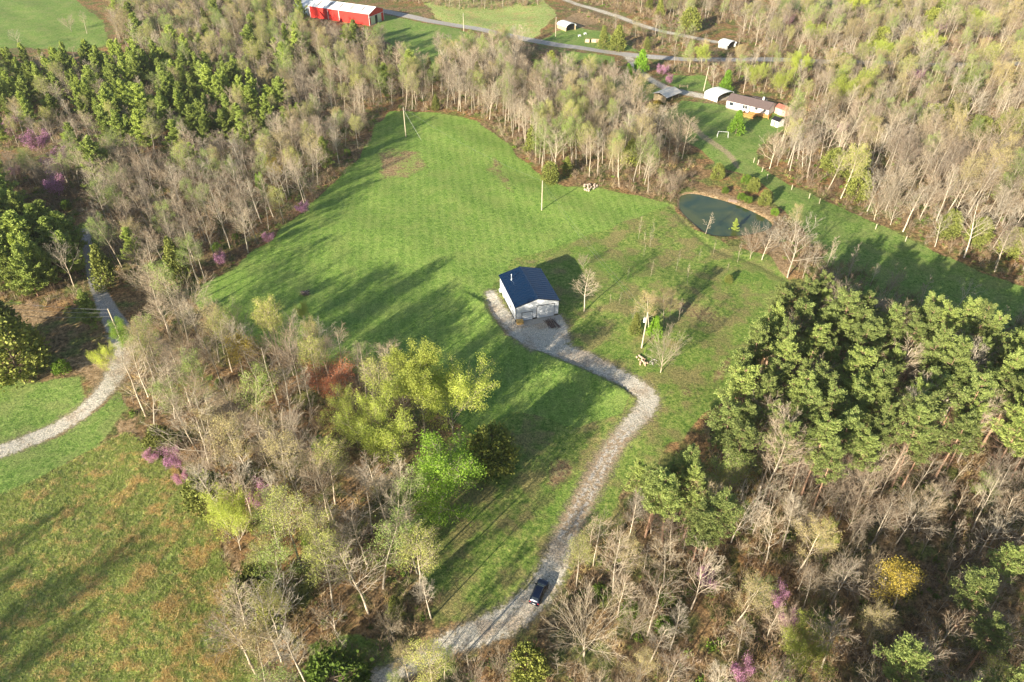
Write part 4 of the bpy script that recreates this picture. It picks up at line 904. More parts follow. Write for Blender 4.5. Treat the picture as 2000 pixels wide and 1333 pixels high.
def merged_proto(pair):
    tr, cr = pair
    def arr(me):
        v = np.zeros(len(me.vertices)*3, np.float32); me.vertices.foreach_get('co', v)
        f = np.zeros(len(me.loops), np.int32); me.loops.foreach_get('vertex_index', f)
        mi = np.zeros(len(me.polygons), np.int32); me.polygons.foreach_get('material_index', mi)
        return v.reshape(-1, 3), f.reshape(-1, 4), mi
    v1, f1, m1 = arr(tr); v2, f2, m2 = arr(cr); k = len(tr.materials)
    return mesh_quads('tree_form', np.vstack([v1, v2]), np.vstack([f1, f2+len(v1)]), list(tr.materials)+list(cr.materials), np.concatenate([m1, m2+k]))
def scatter(name, protos, pts, scl, rotz, pick, label, xyfac=None):
    col = bpy.data.collections.new(name+'_forms')
    for i, me in enumerate(protos):
        o = bpy.data.objects.new('form_%02d' % i, me); col.objects.link(o)
    n = len(pts); me = bpy.data.meshes.new(name); me.vertices.add(n); me.vertices.foreach_set('co', np.asarray(pts, np.float32).ravel())
    a = me.attributes.new('size', 'FLOAT_VECTOR', 'POINT')
    s = np.asarray(scl, np.float32); xf = np.ones(n) if xyfac is None else xyfac
    a.data.foreach_set('vector', np.stack([s*xf, s*xf, s], 1).astype(np.float32).ravel())
    a = me.attributes.new('spin', 'FLOAT_VECTOR', 'POINT'); z = np.zeros(n); a.data.foreach_set('vector', np.stack([rng.normal(size=n)*.04, rng.normal(size=n)*.04, rotz], 1).astype(np.float32).ravel())
    a = me.attributes.new('form', 'INT', 'POINT'); a.data.foreach_set('value', np.asarray(pick, np.int32))
    o = link(name, me, label=label, kind='stuff')
    ng = bpy.data.node_groups.new(name, 'GeometryNodeTree')
    ng.interface.new_socket('Geometry', in_out='INPUT', socket_type='NodeSocketGeometry'); ng.interface.new_socket('Geometry', in_out='OUTPUT', socket_type='NodeSocketGeometry')
    gi = ng.nodes.new('NodeGroupInput'); go = ng.nodes.new('NodeGroupOutput'); m2p = ng.nodes.new('GeometryNodeMeshToPoints')
    ci = ng.nodes.new('GeometryNodeCollectionInfo'); ci.inputs['Collection'].default_value = col; ci.inputs['Separate Children'].default_value = True; ci.inputs['Reset Children'].default_value = True
    iop = ng.nodes.new('GeometryNodeInstanceOnPoints'); iop.inputs['Pick Instance'].default_value = True
    def na(nm, t):
        q = ng.nodes.new('GeometryNodeInputNamedAttribute'); q.data_type = t; q.inputs['Name'].default_value = nm; return q.outputs[0]
    L = ng.links.new
    L(gi.outputs[0], m2p.inputs[0]); L(m2p.outputs[0], iop.inputs['Points']); L(ci.outputs[0], iop.inputs['Instance'])
    L(na('form', 'INT'), iop.inputs['Instance Index']); L(na('size', 'FLOAT_VECTOR'), iop.inputs['Scale'])
    e2r = ng.nodes.new('FunctionNodeEulerToRotation'); L(na('spin', 'FLOAT_VECTOR'), e2r.inputs[0]); L(e2r.outputs[0], iop.inputs['Rotation'])
    L(iop.outputs[0], go.inputs[0])
    md = o.modifiers.new('scatter', 'NODES'); md.node_group = ng
    return o
for kd, lst in rest.items():
    protos, H0 = K[kd]; P = np.array(lst); z = hgt(P[:, 0], P[:, 1]); n = len(P)
    scatter('distant_'+NAME[kd]+'s', [merged_proto(p) for p in protos], np.stack([P[:, 0], P[:, 1], z], 1), P[:, 2]/H0, rng.uniform(0, 6.28, n), rng.integers(0, len(protos), n),
            'distant woodland of '+ADJ[kd].replace('tree', 'trees'))

# undergrowth and meadow grass: uncountable
def bush_form(seed, h, n, mat, wid=.02, spread=.8):
    rs = np.random.default_rng(seed); segs = []
    for i in range(n):
        b = np.array([rs.normal()*.35*spread, rs.normal()*.35*spread, 0]); d = np.array([rs.normal()*.4, rs.normal()*.4, 1]); d /= np.linalg.norm(d)
        L = h*rs.uniform(.5, 1.1); m = b+d*L*.55; e = m+(d+rs.normal(size=3)*.25)*L*.45
        segs += [(b, m, wid*1.3, wid), (m, e, wid, wid*.5)]
        for k in range(3):
            c = b+(e-b)*rs.uniform(.3, .9); segs.append((c, c+(d+rs.normal(size=3)*.6)*L*.3, wid*.8, wid*.4))
    return mesh_quads('brush_form', *tubes(segs, 2, rs), [mat])
def leafy_form(seed, mat, r=.6, n=120, s=.09):
    rs = np.random.default_rng(seed); P = rs.normal(size=(n, 3))*np.array([r*.5, r*.5, r*.32]); P[:, 2] = np.abs(P[:, 2])+.05
    return mesh_quads('low_shrub_form', *leaf_quads(P, np.full(n, s), rs), [mat])
def tuft_form(seed, h, n, mat):
    rs = np.random.default_rng(seed); segs = []
    for i in range(n):
        b = np.array([rs.normal()*.13, rs.normal()*.13, -.03]); e = b+np.array([rs.normal()*.16, rs.normal()*.16, h*rs.uniform(.5, 1.1)])
        segs.append((b, e, .035, .010))
    return mesh_quads('tuft_form', *tubes(segs, 2, rs), [mat])
def wood_points(n, seed, near=True):
    rs = np.random.default_rng(seed); out = []
    areas = [(abs(0.5*np.sum(p[:, 0]*np.roll(p[:, 1], 1)-np.roll(p[:, 0], 1)*p[:, 1])), p, s[0]) for s in STANDS[:-2] for p in [poly0(s[2])]]
    tot = sum(a*(1.3 if t == 'brush' else 1) for a, p, t in areas)
    for a, p, t in areas:
        k = int(n*a*(1.3 if t == 'brush' else 1)/tot*1.6); x0, y0 = p.min(0); x1, y1 = p.max(0)
        X = rs.uniform(x0, x1, k*3); Y = rs.uniform(y0, y1, k*3); ok = poly_sd(X, Y, p) < 1
        for fn, ln, m in keep_out: ok &= fn(X, Y, *ln) > .6
        for (cx, cy), r in BUILT: ok &= np.hypot(X-cx, Y-cy) > r*.9
        ok &= poly_sd(X, Y, POND) > .8
        ok &= noise2(X, Y, 9, 31) > -.35
        ok &= np.abs(X)*FPX/(Y*math.cos(PITCH)+61) < 1060
        X, Y = X[ok][:int(k*.75)], Y[ok][:int(k*.75)]; out.append(np.stack([X, Y], 1))
    return np.vstack(out)
U = wood_points(34000, 5); n = len(U)
forms = [bush_form(300, 1.8, 12, M['twig_brown']), bush_form(301, 2.4, 10, M['twig_tan']), bush_form(302, 1.4, 14, M['twig_pink']), bush_form(303, 2.8, 9, M['twig_brown']),
         leafy_form(304, M['bush_green']), leafy_form(305, M['bud_green'], .7, 110, .06), bush_form(306, 1.2, 12, M['grass_tan'])]
scatter('undergrowth', forms, np.stack([U[:, 0], U[:, 1], hgt(U[:, 0], U[:, 1])], 1), rng.uniform(.6, 1.35, n), rng.uniform(0, 6.28, n),
        rng.choice(7, n, p=[.27, .2, .17, .15, .07, .08, .06]), 'tangled brown brush, briars and low green shrubs under the trees')
rs = np.random.default_rng(9)
x0, y0 = Z_MEADOW.min(0); x1, y1 = Z_MEADOW.max(0)
X = rs.uniform(max(x0, -130), x1, 70000); Y = rs.uniform(38, y1, 70000); ok = (poly_sd(X, Y, Z_MEADOW) < .4) & (np.abs(X)*FPX/(Y*math.cos(PITCH)+61) < 1060)
X, Y = X[ok], Y[ok]; n = len(X)
patch = .85*noise2(X, Y, 9, 41)+.7*noise2(X, Y, 3.2, 42)+.22*rs.normal(size=n)+.012*(X+60)
pick = np.where(patch > .5, rs.integers(3, 5, n), np.where(patch > .1, rs.integers(0, 5, n), rs.integers(0, 3, n)))
scatter('meadow_grass', [tuft_form(320, .26, 12, M['grass_green']), tuft_form(321, .34, 9, M['grass_green']), tuft_form(322, .2, 14, M['grass_green']), tuft_form(323, .45, 14, M['grass_tan']), tuft_form(324, .36, 13, M['grass_tan'])],
        np.stack([X, Y, hgt(X, Y)], 1), rs.uniform(.6, 1.3, n), rs.uniform(0, 6.28, n), pick, 'rough tufted meadow grass with tan broomsedge clumps')

# ------------------------------------------------------------------ buildings
def frame(px0, px1):
    a = at(*px0); b = at(*px1); ang = math.atan2(b[1]-a[1], b[0]-a[0]); L = math.hypot(b[0]-a[0], b[1]-a[1])
    return (a[0], a[1], (a[2]+b[2])/2), ang, L
def gable(t, W, D, eave, ridge, wall, roof, axis='y', over=.35, base=-.8, hip=None, ribs=None, th=.12):
    """walls 0..W x 0..D, ridge along axis; returns (roof left part, roof right part)"""
    w = MB()
    if axis == 'y':
        w.quad((0,0,base),(W,0,base),(W,0,eave),(W/2,0,ridge),(0,0,eave)).quad((W,D,base),(0,D,base),(0,D,eave),(W/2,D,ridge),(W,D,eave))
        w.quad((0,D,base),(0,0,base),(0,0,eave),(0,D,eave)).quad((W,0,base),(W,D,base),(W,D,eave),(W,0,eave))
    else:
        w.quad((0,D,base),(0,0,base),(0,0,eave),(0,D/2,ridge),(0,D,eave)).quad((W,0,base),(W,D,base),(W,D,eave),(W,D/2,ridge),(W,0,eave))
        w.quad((0,0,base),(W,0,base),(W,0,eave),(0,0,eave)).quad((W,D,base),(0,D,base),(0,D,eave),(W,D,eave))
    w.build('wall', wall, t)
    out = []
    if axis == 'y':
        k = (ridge-eave)/(W/2); o = over
        for s in (0, 1):
            x0, x1 = (-o, W/2) if s == 0 else (W+o, W/2)
            z0 = eave-k*o+th
            m = MB().slab([(x0,-o,z0),(x1,-o,ridge+th),(x1,D+o,ridge+th),(x0,D+o,z0)], th*.8)
            r = m.build('roof', roof, t); out.append(r)
            if ribs:
                q = MB(); nrib = int((D+2*o)/ribs)
                for i in range(nrib+1):
                    y = -o+.03+i*(D+2*o-.06)/nrib
                    q.slab([(x0,y-.03,z0+.045),(x1,y-.03,ridge+th+.045),(x1,y+.03,ridge+th+.045),(x0,y+.03,z0+.045)], .043)
                q.build('roof_rib', roof, r)
        MB().slab([(W/2-.22,-o-.01,ridge+th-.22*k+.07),(W/2,-o-.01,ridge+th+.075),(W/2,D+o+.01,ridge+th+.075),(W/2-.22,D+o+.01,ridge+th-.22*k+.07)], .03).slab([(W/2+.22,-o-.01,ridge+th-.22*k+.07),(W/2,-o-.01,ridge+th+.075),(W/2,D+o+.01,ridge+th+.075),(W/2+.22,D+o+.01,ridge+th-.22*k+.07)], .03).build('ridge_cap', roof, t)
    else:
        k = (ridge-eave)/(D/2); o = over
        for s in (0, 1):
            y0, y1 = (-o, D/2) if s == 0 else (D+o, D/2)
            z0 = eave-k*o+th
            r = MB().slab([(-o,y0,z0),(W+o,y0,z0),(W+o,y1,ridge+th),(-o,y1,ridge+th)], th*.8).build('roof', roof, t); out.append(r)
            if ribs:
                q = MB(); nrib = int((W+2*o)/ribs)
                for i in range(nrib+1):
                    x = -o+.03+i*(W+2*o-.06)/nrib
                    q.slab([(x-.03,y0,z0+.045),(x+.03,y0,z0+.045),(x+.03,y1,ridge+th+.045),(x-.03,y1,ridge+th+.045)], .043)
                q.build('roof_rib', roof, r)
    return out
def window(t, x, z, w_=.9, h_=1.1, y=-.03, side='front', frame_mat=None):
    f = MB(); p = MB()
    if side == 'front':
        f.box(x-w_/2-.07, y-.02, z-h_/2-.07, x+w_/2+.07, y+.05, z+h_/2+.07); p.box(x-w_/2, y-.035, z-h_/2, x+w_/2, y-.022, z+h_/2)
    else:
        f.box(y-.02, x-w_/2-.07, z-h_/2-.07, y+.05, x+w_/2+.07, z+h_/2+.07); p.box(y-.035, x-w_/2, z-h_/2, y-.022, x+w_/2, z+h_/2)
    o = f.build('window', frame_mat or M['white_wall'], t); p.build('pane', M['dark_glass'], o)

def main_barn():
    t = thing('metal_barn', 'white metal barn with dark blue roof at the top of the gravel driveway', 'barn', (BARN_A[0], BARN_A[1], H1(6, 142)-.05), BARN_ANG)
    W, D, e, r = 10.4, 13.9, 4.3, 5.75
    roofs = gable(t, W, D, e, r, M['white_metal'], M['navy_roof'], 'y', .3, -.4, ribs=.92, th=.09)
    q = MB()          # vertical siding ribs, proud of the walls
    for i in range(1, 46):
        x = i*W/46; zt = e+(r-e)*(1-abs(x-W/2)/(W/2))-.05
        q.box(x-.02, -.025, .3, x+.02, -.003, zt)
    for i in range(1, 60):
        y = i*D/60; q.box(-.025, y-.02, .3, -.003, y+.02, e-.12); q.box(W+.003, y-.02, .3, W+.025, y+.02, e-.12)
    q.build('siding_rib', M['white_metal'], t)
    # big sliding door and a smaller one, with dark tracks and jambs
    d = MB().box(5.15, -.12, .12, 9.35, -.03, 3.55).build('door', M['white_metal'], t)
    s = MB().box(5.05, -.14, .12, 5.15, -.03, 3.62).box(5.05, -.16, 3.56, 9.45, -.03, 3.64).box(9.36, -.10, .12, 9.41, -.03, 3.56); s.build('door_frame', M['black'], d)
    q = MB()
    for i in range(1, 14): q.box(5.15+i*.3-.015, -.135, .15, 5.15+i*.3+.015, -.122, 3.5)
    q.build('door_rib', M['white_metal'], d)
    d = MB().box(1.5, -.12, .10, 4.0, -.03, 2.35).build('door', M['white_metal'], t, label='small overhead door')
    MB().box(1.4, -.14, .1, 1.5, -.03, 2.42).box(1.4, -.16, 2.36, 4.1, -.03, 2.42).box(4.0, -.1, .1, 4.05, -.03, 2.36).build('door_frame', M['black'], d)
    q = MB()
    for i in range(1, 4): q.box(1.52, -.125, .1+i*.56-.012, 3.98, -.119, .1+i*.56+.012)
    q.build('door_seam', M['skirt'], d)
    for x0, x1 in ((.12, 1.38), (4.1, 5.04), (9.46, W-.02)): MB().box(x0, -.05, -.02, x1, -.004, .42).build('plinth', M['black'], t)
    MB().box(-.05, .15, -.1, -.004, D-.1, .34).build('plinth', M['black'], t)
    MB().box(-.06, -.06, -.1, .06, .06, e-.1).build('corner_trim', M['black'], t)
    MB().box(W-.04, -.055, .3, W+.05, .05, e-.1).build('corner_trim', M['white_metal'], t)
    # rake and eave trim
    k = (r-e)/(W/2)
    MB().slab([(-.33,-.34,e-k*.33+.09),(W/2,-.34,r+.09),(W/2,-.31,r+.09),(-.33,-.31,e-k*.33+.09)], .18).slab([(W+.33,-.34,e-k*.33+.09),(W/2,-.34,r+.09),(W/2,-.31,r+.09),(W+.33,-.31,e-k*.33+.09)], .18).build('rake_trim', M['black'], t)
    # personnel door and window, left side wall
    sd = MB().box(-.07, 10.2, .1, -.02, 11.15, 2.2).build('side_door', M['white_wall'], t); MB().box(-.12, 10.3, 1.1, -.075, 10.38, 1.2).build('handle', M['black'], sd)
    window(t, 8.1, 1.7, .9, .9, -.03, 'side'); window(t, 4.0, 1.7, .9, .9, -.03, 'side')
    # flue
    f = MB().tube((1.95, 10.4, e-.1), (1.95, 10.4, 6.35), .10, .10, 10).build('flue_pipe', M['galv'], t); MB().tube((1.95,10.4,6.35),(1.95,10.4,6.55),.19,.10,10).build('flue_cap', M['galv'], f)
    MB().tube((1.95, 10.4, e+.45), (1.95, 10.4, e+.85), .30, .12, 10).build('flue_boot', M['galv'], t)
    MB().box(-.45, 12.6, .2, -.06, 13.3, .95).build('meter_box', M['plate'], t)
    # concrete apron in front: its own slab
    a = MB().box(1.6, -2.1, -.5, 10.9, -.17, .09).build('concrete_apron', M['concrete'], None, .02, label='narrow concrete apron along the doors of the white metal barn', cat='apron')
    a.location = t.location; a.rotation_euler = t.rotation_euler
    return t
barn = main_barn()
def barn_pt(x, y):
    c, s = math.cos(BARN_ANG), math.sin(BARN_ANG); X = BARN_A[0]+x*c-y*s; Y = BARN_A[1]+x*s+y*c; return X, Y
# pile of dark poles by the door
x, y = barn_pt(7.9, -3.2); t = thing('scrap_wood_pile', 'heap of dark weathered poles on the right of the barn doors', 'wood pile', (x, y, H1(x, y)+.05), BARN_ANG-.15)
for i in range(26):
    a = rnd.uniform(-1.2, 1.2); z = .12+.5*max(0, 1-abs(a)/1.25)*rnd.random(); L = rnd.uniform(1.2, 1.9); tw = rnd.uniform(-.35, .35)
    MB().tube((a-tw+.4, -L, z), (a+tw-.4, L, z+rnd.uniform(-.05, .12)), .07, .05, 6).build('pole', M['log'], t)
x, y = barn_pt(.75, -.85); t = thing('lumber_stack', 'small stack of yellow sawn wood at the left front corner of the barn', 'lumber', (x, y, H1(x, y)+.02), BARN_ANG)
for i in range(5):
    for j in range(4): MB().box(-.75+j*.38, -.45, i*.19+.02, -.40+j*.38, .45+rnd.uniform(-.1, .1), i*.19+.18).build('board', M['wood_yellow'], t)

def pole(px, py, h, label, arm=False, transformer=False, lean=0.0):
    x, y, z = at(px, py); t = thing('utility_pole', label, 'utility pole', (x, y, z), 0, 'utility poles'); t.rotation_euler = (0, lean, 0)
    MB().tube((0, 0, -.5), (0, 0, h), .17, .12, 10).build('post', M['pole'], t)
    MB().tube((0, 0, h), (0, 0, h+.22), .05, .03, 6).build('insulator', M['plate'], t)
    MB().box(-.04, -.16, h-1.0, .04, -.11, h-.2).build('bracket', M['galv'], t)
    if arm: MB().box(-.9, -.18, h-.6, .9, -.10, h-.48).build('crossarm', M['pole'], t)
    if transformer:
        q = MB().tube((-.42, -.05, h-2.4), (-.42, -.05, h-1.3), .26, .26, 12).build('transformer', M['plate'], t); MB().tube((-.42,-.05,h-1.3),(-.42,-.05,h-1.05),.06,.04,6).build('bushing', M['skirt'], q)
    return (x+math.sin(lean)*h, y, z+h)
p3 = pole(1253, 680, 9.6, 'utility pole with white transformer beside the spreading bare tree', transformer=True, lean=.03)
p1 = pole(1058, 411, 9.3, 'lone utility pole at the right edge of the mown field')
p2 = pole(793, 268, 10.5, 'utility pole near the far tip of the mown field', arm=False)
p4 = pole(1374, 178, 9.8, 'white utility pole between tan shed and carport', lean=.06)
p5 = pole(1085, 72, 9.0, 'utility pole beside the far grey barn')
p6 = pole(906, 62, 8.5, 'utility pole by the far road in the upper middle')
x, y, z = at(238, 668); pL = (x, y, z+9); 
t = thing('utility_pole', 'utility pole half hidden by green leaves at the left road bend', 'utility pole', (x, y, z), 0, 'utility poles'); MB().tube((0,0,-.5),(0,0,9.2),.17,.12,10).build('post', M['pole'], t)
def wire(a, b, sag, label, r=.013):
    q = MB(); a = Vector(a); b = Vector(b); n = 14; pr = a
    for i in range(1, n+1):
        s_ = i/n; p = a.lerp(b, s_); p.z -= sag*4*s_*(1-s_); q.tube(pr, p, r, r, 4); pr = p
    return q.build('power_line', M['wire'], None, label=label, cat='power line')
wire(p3, p1, 1.0, 'upper power line from the transformer pole to the lone pole')
wire((p3[0], p3[1], p3[2]-1.1), (p1[0], p1[1], p1[2]-1.1), 1.2, 'lower power line from the transformer pole to the lone pole')
wire(p1, p2, 1.6, 'power line from the lone pole to the pole at the field tip')
wire((p2[0], p2[1], p2[2]-.6), at(823, 274), 0.05, 'guy wire of the pole at the field tip', .03)
xl, yl, zl = at(-60, 700)
for k_, dz in enumerate((0, -.9, -1.9)):
    wire((pL[0], pL[1], pL[2]+dz), (xl, yl+8-k_*1.5, zl+11+dz), .8, ('top', 'middle', 'bottom')[k_]+' wire of the three over the dark bank at the left road', .03)

# far buildings
def house():
    loc, ang, L = frame((1417, 212), (1496, 231)); t = thing('house', 'long white house with brown roof and orange deck at the upper right', 'house', loc, ang)
    D = 8.5; e, r = 3.3, 4.6
    MB().box(0, 0, .55, L*.56, D, e).build('wall', M['white_wall'], t); MB().box(L*.56, 1.6, .55, L, D-.003, e).build('wall', M['white_wall'], t)
    MB().box(.06, .06, -.9, L*.56-.06, D-.06, .55).box(L*.56+.0, 1.66, -.9, L-.06, D-.07, .55).build('skirting', M['skirt'], t)
    g = MB().quad((0,0,e),(0,D,e),(0,D/2,r)).quad((L,0.0,e),(L,D,e),(L,D/2,r)); g.build('gable', M['white_wall'], t)
    f1 = MB().slab([(-.4,-.5,e-.1),(L+.4,-.5,e-.1),(L+.4,D/2,r+.12),(-.4,D/2,r+.12)], .1).build('roof', M['brown_roof'], t)
    MB().slab([(-.4,D+.5,e-.1),(L+.4,D+.5,e-.1),(L+.4,D/2,r+.12),(-.4,D/2,r+.12)], .1).build('roof', M['brown_roof'], t)
    q = MB()
    for i in range(12):
        y = -.45+i*.38; z = e-.1+(r+.22-e)*(y+.5)/(D/2+.5)+.012; q.box(-.4, y, z-.005, L+.4, y+.025, z+.01)
    q.build('shingle_course', M['brown_roof'], f1)
    pr = MB().slab([(L*.40,D-.5,e+.5),(L*.40+5,D-.5,e+.5),(L*.40+5,D+3.2,e-.3),(L*.40,D+3.2,e-.3)], .1).build('porch_roof', M['brown_roof'], t)
    MB().box(L*.41,D+2.8,-.5,L*.41+.15,D+2.95,e-.3).box(L*.40+4.8,D+2.8,-.5,L*.40+4.95,D+2.95,e-.3).build('post', M['white_wall'], pr)
    MB().box(L*.72,D*.62,e,L*.72+.6,D*.62+.6,r+.9).build('chimney', M['plate'], t)
    for x in (L*.10, L*.145, L*.43, L*.49): window(t, x, 2.2, .75, 1.1, -.03, frame_mat=M['skirt'])
    for x in (L*.7, L*.9): window(t, x, 2.2, 1.0, 1.2, 1.57, frame_mat=M['skirt'])
    dk = MB().box(L*.58, -.9, .45, L+1.3, 1.55, .6).box(L*.50, -4.4, .25, L*.80, -.92, .4).build('deck', M['deck'], t)
    q = MB()
    def rail(xa, ya, xb, yb, z0):
        n = max(2, int(math.hypot(xb-xa, yb-ya)/.35))
        for i in range(n+1):
            x = xa+(xb-xa)*i/n; y = ya+(yb-ya)*i/n; q.box(x-.09, y-.09, z0, x+.09, y+.09, z0+1.0)
        q.box(min(xa,xb)-.05, min(ya,yb)-.05, z0+1.002, max(xa,xb)+.05, max(ya,yb)+.05, z0+1.08)
    rail(L*.80, -.85, L+1.25, -.85, .6); rail(L+1.25, -.85, L+1.25, 1.5, .6); rail(L*.505, -4.3, L*.795, -4.3, .4); rail(L*.795, -4.3, L*.795, -1.0, .4); rail(L*.505, -4.3, L*.505, -1.0, .4)
    q.build('railing', M['deck'], dk)
    q = MB()
    for x in (L*.51, L*.6, L*.7, L*.79): q.box(x-.1, -4.3, -1.2, x+.1, -4.1, .25)
    for x in (L*.84, L*.95, L+1.2): q.box(x-.1, -.85, -1.2, x+.1, -.65, .45)
    q.build('post', M['deck'], dk)
house()
def carport():
    loc, ang, L = frame((1375, 191), (1400, 200.5)); t = thing('carport', 'white metal carport with a rounded roof beside the brown-roofed house', 'carport', loc, ang)
    D = 9.5; n = 8; h = 2.6; rr = []
    for i in range(n+1):
        a = math.pi*i/n; rr.append((L, D/2-D/2*math.cos(a), h*.8+math.sin(a)*.9))
    q = MB()
    for i in range(n): q.slab([(-.2,rr[i][1],rr[i][2]),(L+.2,rr[i][1],rr[i][2]),(L+.2,rr[i+1][1],rr[i+1][2]),(-.2,rr[i+1][1],rr[i+1][2])], .05)
    q.build('roof', M['white_roof'], t)
    MB().box(0, .02, 0, L, .08, h*.8-.04).build('wall', M['white_roof'], t)
    q = MB()
    for x in (.1, L/2, L-.15):
        for y in (.1, D-.15): q.box(x, y, -.4, x+.08, y+.08, h*.78)
        for i in range(n): q.tube((x,rr[i][1],rr[i][2]-.09), (x,rr[i+1][1],rr[i+1][2]-.09), .035, .035, 4)
    q.build('frame', M['galv'], t)
    q = MB(); q.quad((0,.1,0),(0,D-.1,0),*[(0.0,p[1],p[2]-.05) for p in rr[::-1]]); q.build('end_wall', M['white_roof'], t)
carport()
def tan_shed():
    loc, ang, L = frame((1276, 195.5), (1299, 202.5)); t = thing('shed', 'tan open-sided shed with a pale metal roof at the end of the house driveway', 'shed', loc, ang)
    D = 9
    MB().box(0, 0, -.4, L, .12, 2.7).build('wall', M['tan_wall'], t); MB().box(0, .122, -.4, .12, D, 2.7).build('wall', M['tan_wall'], t)
    q = MB()
    for i in range(1, 22): q.box(i*L/22-.03, -.03, -.3, i*L/22+.03, -.002, 2.65)
    q.build('board', M['tan_wall'], t, kind='stuff')
    q = MB()
    for y in (.2, D/2, D-.3): q.box(L-.2, y, -.4, L, y+.18, 2.7)
    q.box(L/2, D-.2, -.4, L/2+.2, D, 3.2); q.build('post', M['tan_wall'], t)
    MB().slab([(-.5,-.5,2.62),(L/2,-.5,3.7),(L/2,D+.5,3.7),(-.5,D+.5,2.62)], .08).build('roof', M['pale_roof'], t)
    MB().slab([(L+.9,-.5,2.5),(L/2,-.5,3.7),(L/2,D+.5,3.7),(L+.9,D+.5,2.5)], .08).build('roof', M['pale_roof'], t)
    MB().box(1, 3, -.1, 3, 6, 1.2).box(1.2,3.2,1.2,2.8,5,1.7).build('stored_clutter', M['log'], t)
tan_shed()
def small_shed(p0, p1, D, e, r, wall, roof, label, axis='y', extra=None):
    loc, ang, L = frame(p0, p1); t = thing('shed', label, 'shed', loc, ang); gable(t, L, D, e, r, wall, roof, axis, .25, -.5)
    MB().box(L*.35, -.06, .05, L*.62, -.01, 1.9).build('door', M['white_wall'] if wall is not M['white_wall'] else M['skirt'], t)
    window(t, L*.82, 1.5, .5, .6); return t, L
small_shed((1512, 221), (1532, 229), 3.6, 2.4, 3.3, M['pink_wall'], M['rust_roof'], 'small shed with rusty red roof and pink side right of the house', 'x')
small_shed((1505, 245), (1518, 250), 3.4, 2.3, 3.0, M['white_wall'], M['black'], 'tiny white shed with a black roof below the rusty shed', 'x')
def red_barn():
    loc, ang, L = frame((607, 34), (722.5, 50.5)); t = thing('red_barn', 'long red barn with white roof and skylight strips at the top of the photo', 'barn', loc, ang)
    D = 13.0; e, r = 5.6, 7.7
    roofs = gable(t, L, D, e, r, M['red_wall'], M['white_roof'], 'x', .5, -.6, th=.14)
    k = (r-e)/(D/2)
    for i in range(5):
        x = L*(.12+i*.18); y0, y1 = 1.6, 5.2
        MB().slab([(x,y0,e+k*y0+.21),(x+.9,y0,e+k*y0+.21),(x+.9,y1,e+k*y1+.21),(x,y1,e+k*y1+.21)], .05).build('skylight', M['skirt'], t)
    q = MB().slab([(-.55,-.56,e-k*.5+.15),(L+.55,-.56,e-k*.5+.15),(L+.55,-.51,e-k*.5+.15),(-.55,-.51,e-k*.5+.15)], .2); q.build('eave_trim', M['red_wall'], t)
    q = MB()
    for i in range(1, 90): q.box(i*L/90-.04, -.05, -.2, i*L/90+.04, -.003, e-.25)
    q.build('siding_rib', M['red_wall'], t)
    for x in (0.0, L*.31, L*.50): MB().box(x-.12, -.10, -.4, x+.16, -.052, e-.2).build('corner_trim', M['plate'], t)
    MB().box(L-.12, -.10, -.4, L+.06, -.052, e-.2).build('corner_trim', M['plate'], t); MB().box(L+.002, D-.2, -.4, L+.06, D+.06, e-.2).build('corner_trim', M['plate'], t)
    MB().box(L+.10, 1.0, -.2, L+.2, 4.8, 3.9).build('door', M['galv'], t, label='left sliding door leaf'); MB().box(L+.10, 7.0, -.2, L+.2, 10.4, 3.9).build('door', M['galv'], t, label='right sliding door leaf')
    MB().box(L+.01, 4.8, -.2, L+.05, 7.0, 3.9).build('doorway', M['black'], t)
    MB().box(L+.06, .2, 4.0, L+.24, D-.2, 4.2).build('door_track', M['plate'], t)
    loc2, ang2, L2 = frame((580, 22), (604, 31)); t2 = thing('hoop_shed', 'pale blue plastic-sided lean-to at the left end of the red barn', 'shed', loc2, ang2)
    gable(t2, L2, 13, 3.4, 5.2, M['poly_sheet'], M['white_roof'], 'x', .2, -.5)
    q = MB()
    for i in range(5): q.box(i*L2/5, -.08, -.3, i*L2/5+.1, -.003, 3.3)
    q.build('frame', M['galv'], t2)
red_barn()
def round_barn(p0, p1, D, label, wall, mat, h):
    loc, ang, L = frame(p0, p1); t = thing('round_roof_barn', label, 'barn', loc, ang); n = 7; pts = []
    for i in range(n+1):
        a = math.pi*i/n; pts.append((D/2-D/2*math.cos(a), h+math.sin(a)*D*.22))
    q = MB()
    for i in range(n): q.slab([(-.3,pts[i][0],pts[i][1]),(L+.3,pts[i][0],pts[i][1]),(L+.3,pts[i+1][0],pts[i+1][1]),(-.3,pts[i+1][0],pts[i+1][1])], .08)
    q.build('roof', mat, t); MB().box(0,.1,-.5,L,.25,h).build('wall', wall, t); MB().box(0,D-.25,-.5,L,D-.1,h).build('wall', wall, t)
    q = MB(); q.quad((0.05,.1,-.5),(0.05,.1,h),*[(0.05,p[0],p[1]-.09) for p in pts[1:-1]],(0.05,D-.1,h),(0.05,D-.1,-.5)); q.build('end_wall', wall, t)
    q = MB(); q.quad((L-.9,.3,-.4),(L-.9,.3,h),*[(L-.9,p[0],p[1]-.12) for p in pts[1:-1]],(L-.9,D-.3,h),(L-.9,D-.3,-.4)); q.build('doorway', M['black'], t)
round_barn((1402, 93), (1420, 98), 6.5, 'white round-roofed barn among trees beyond the road', M['grey_roof'], M['white_roof'], 2.0)
round_barn((1088, 55), (1105, 62), 6.5, 'pale weathered barn with an arched roof on the far hillside', M['tan_wall'], M['white_roof'], 1.9)
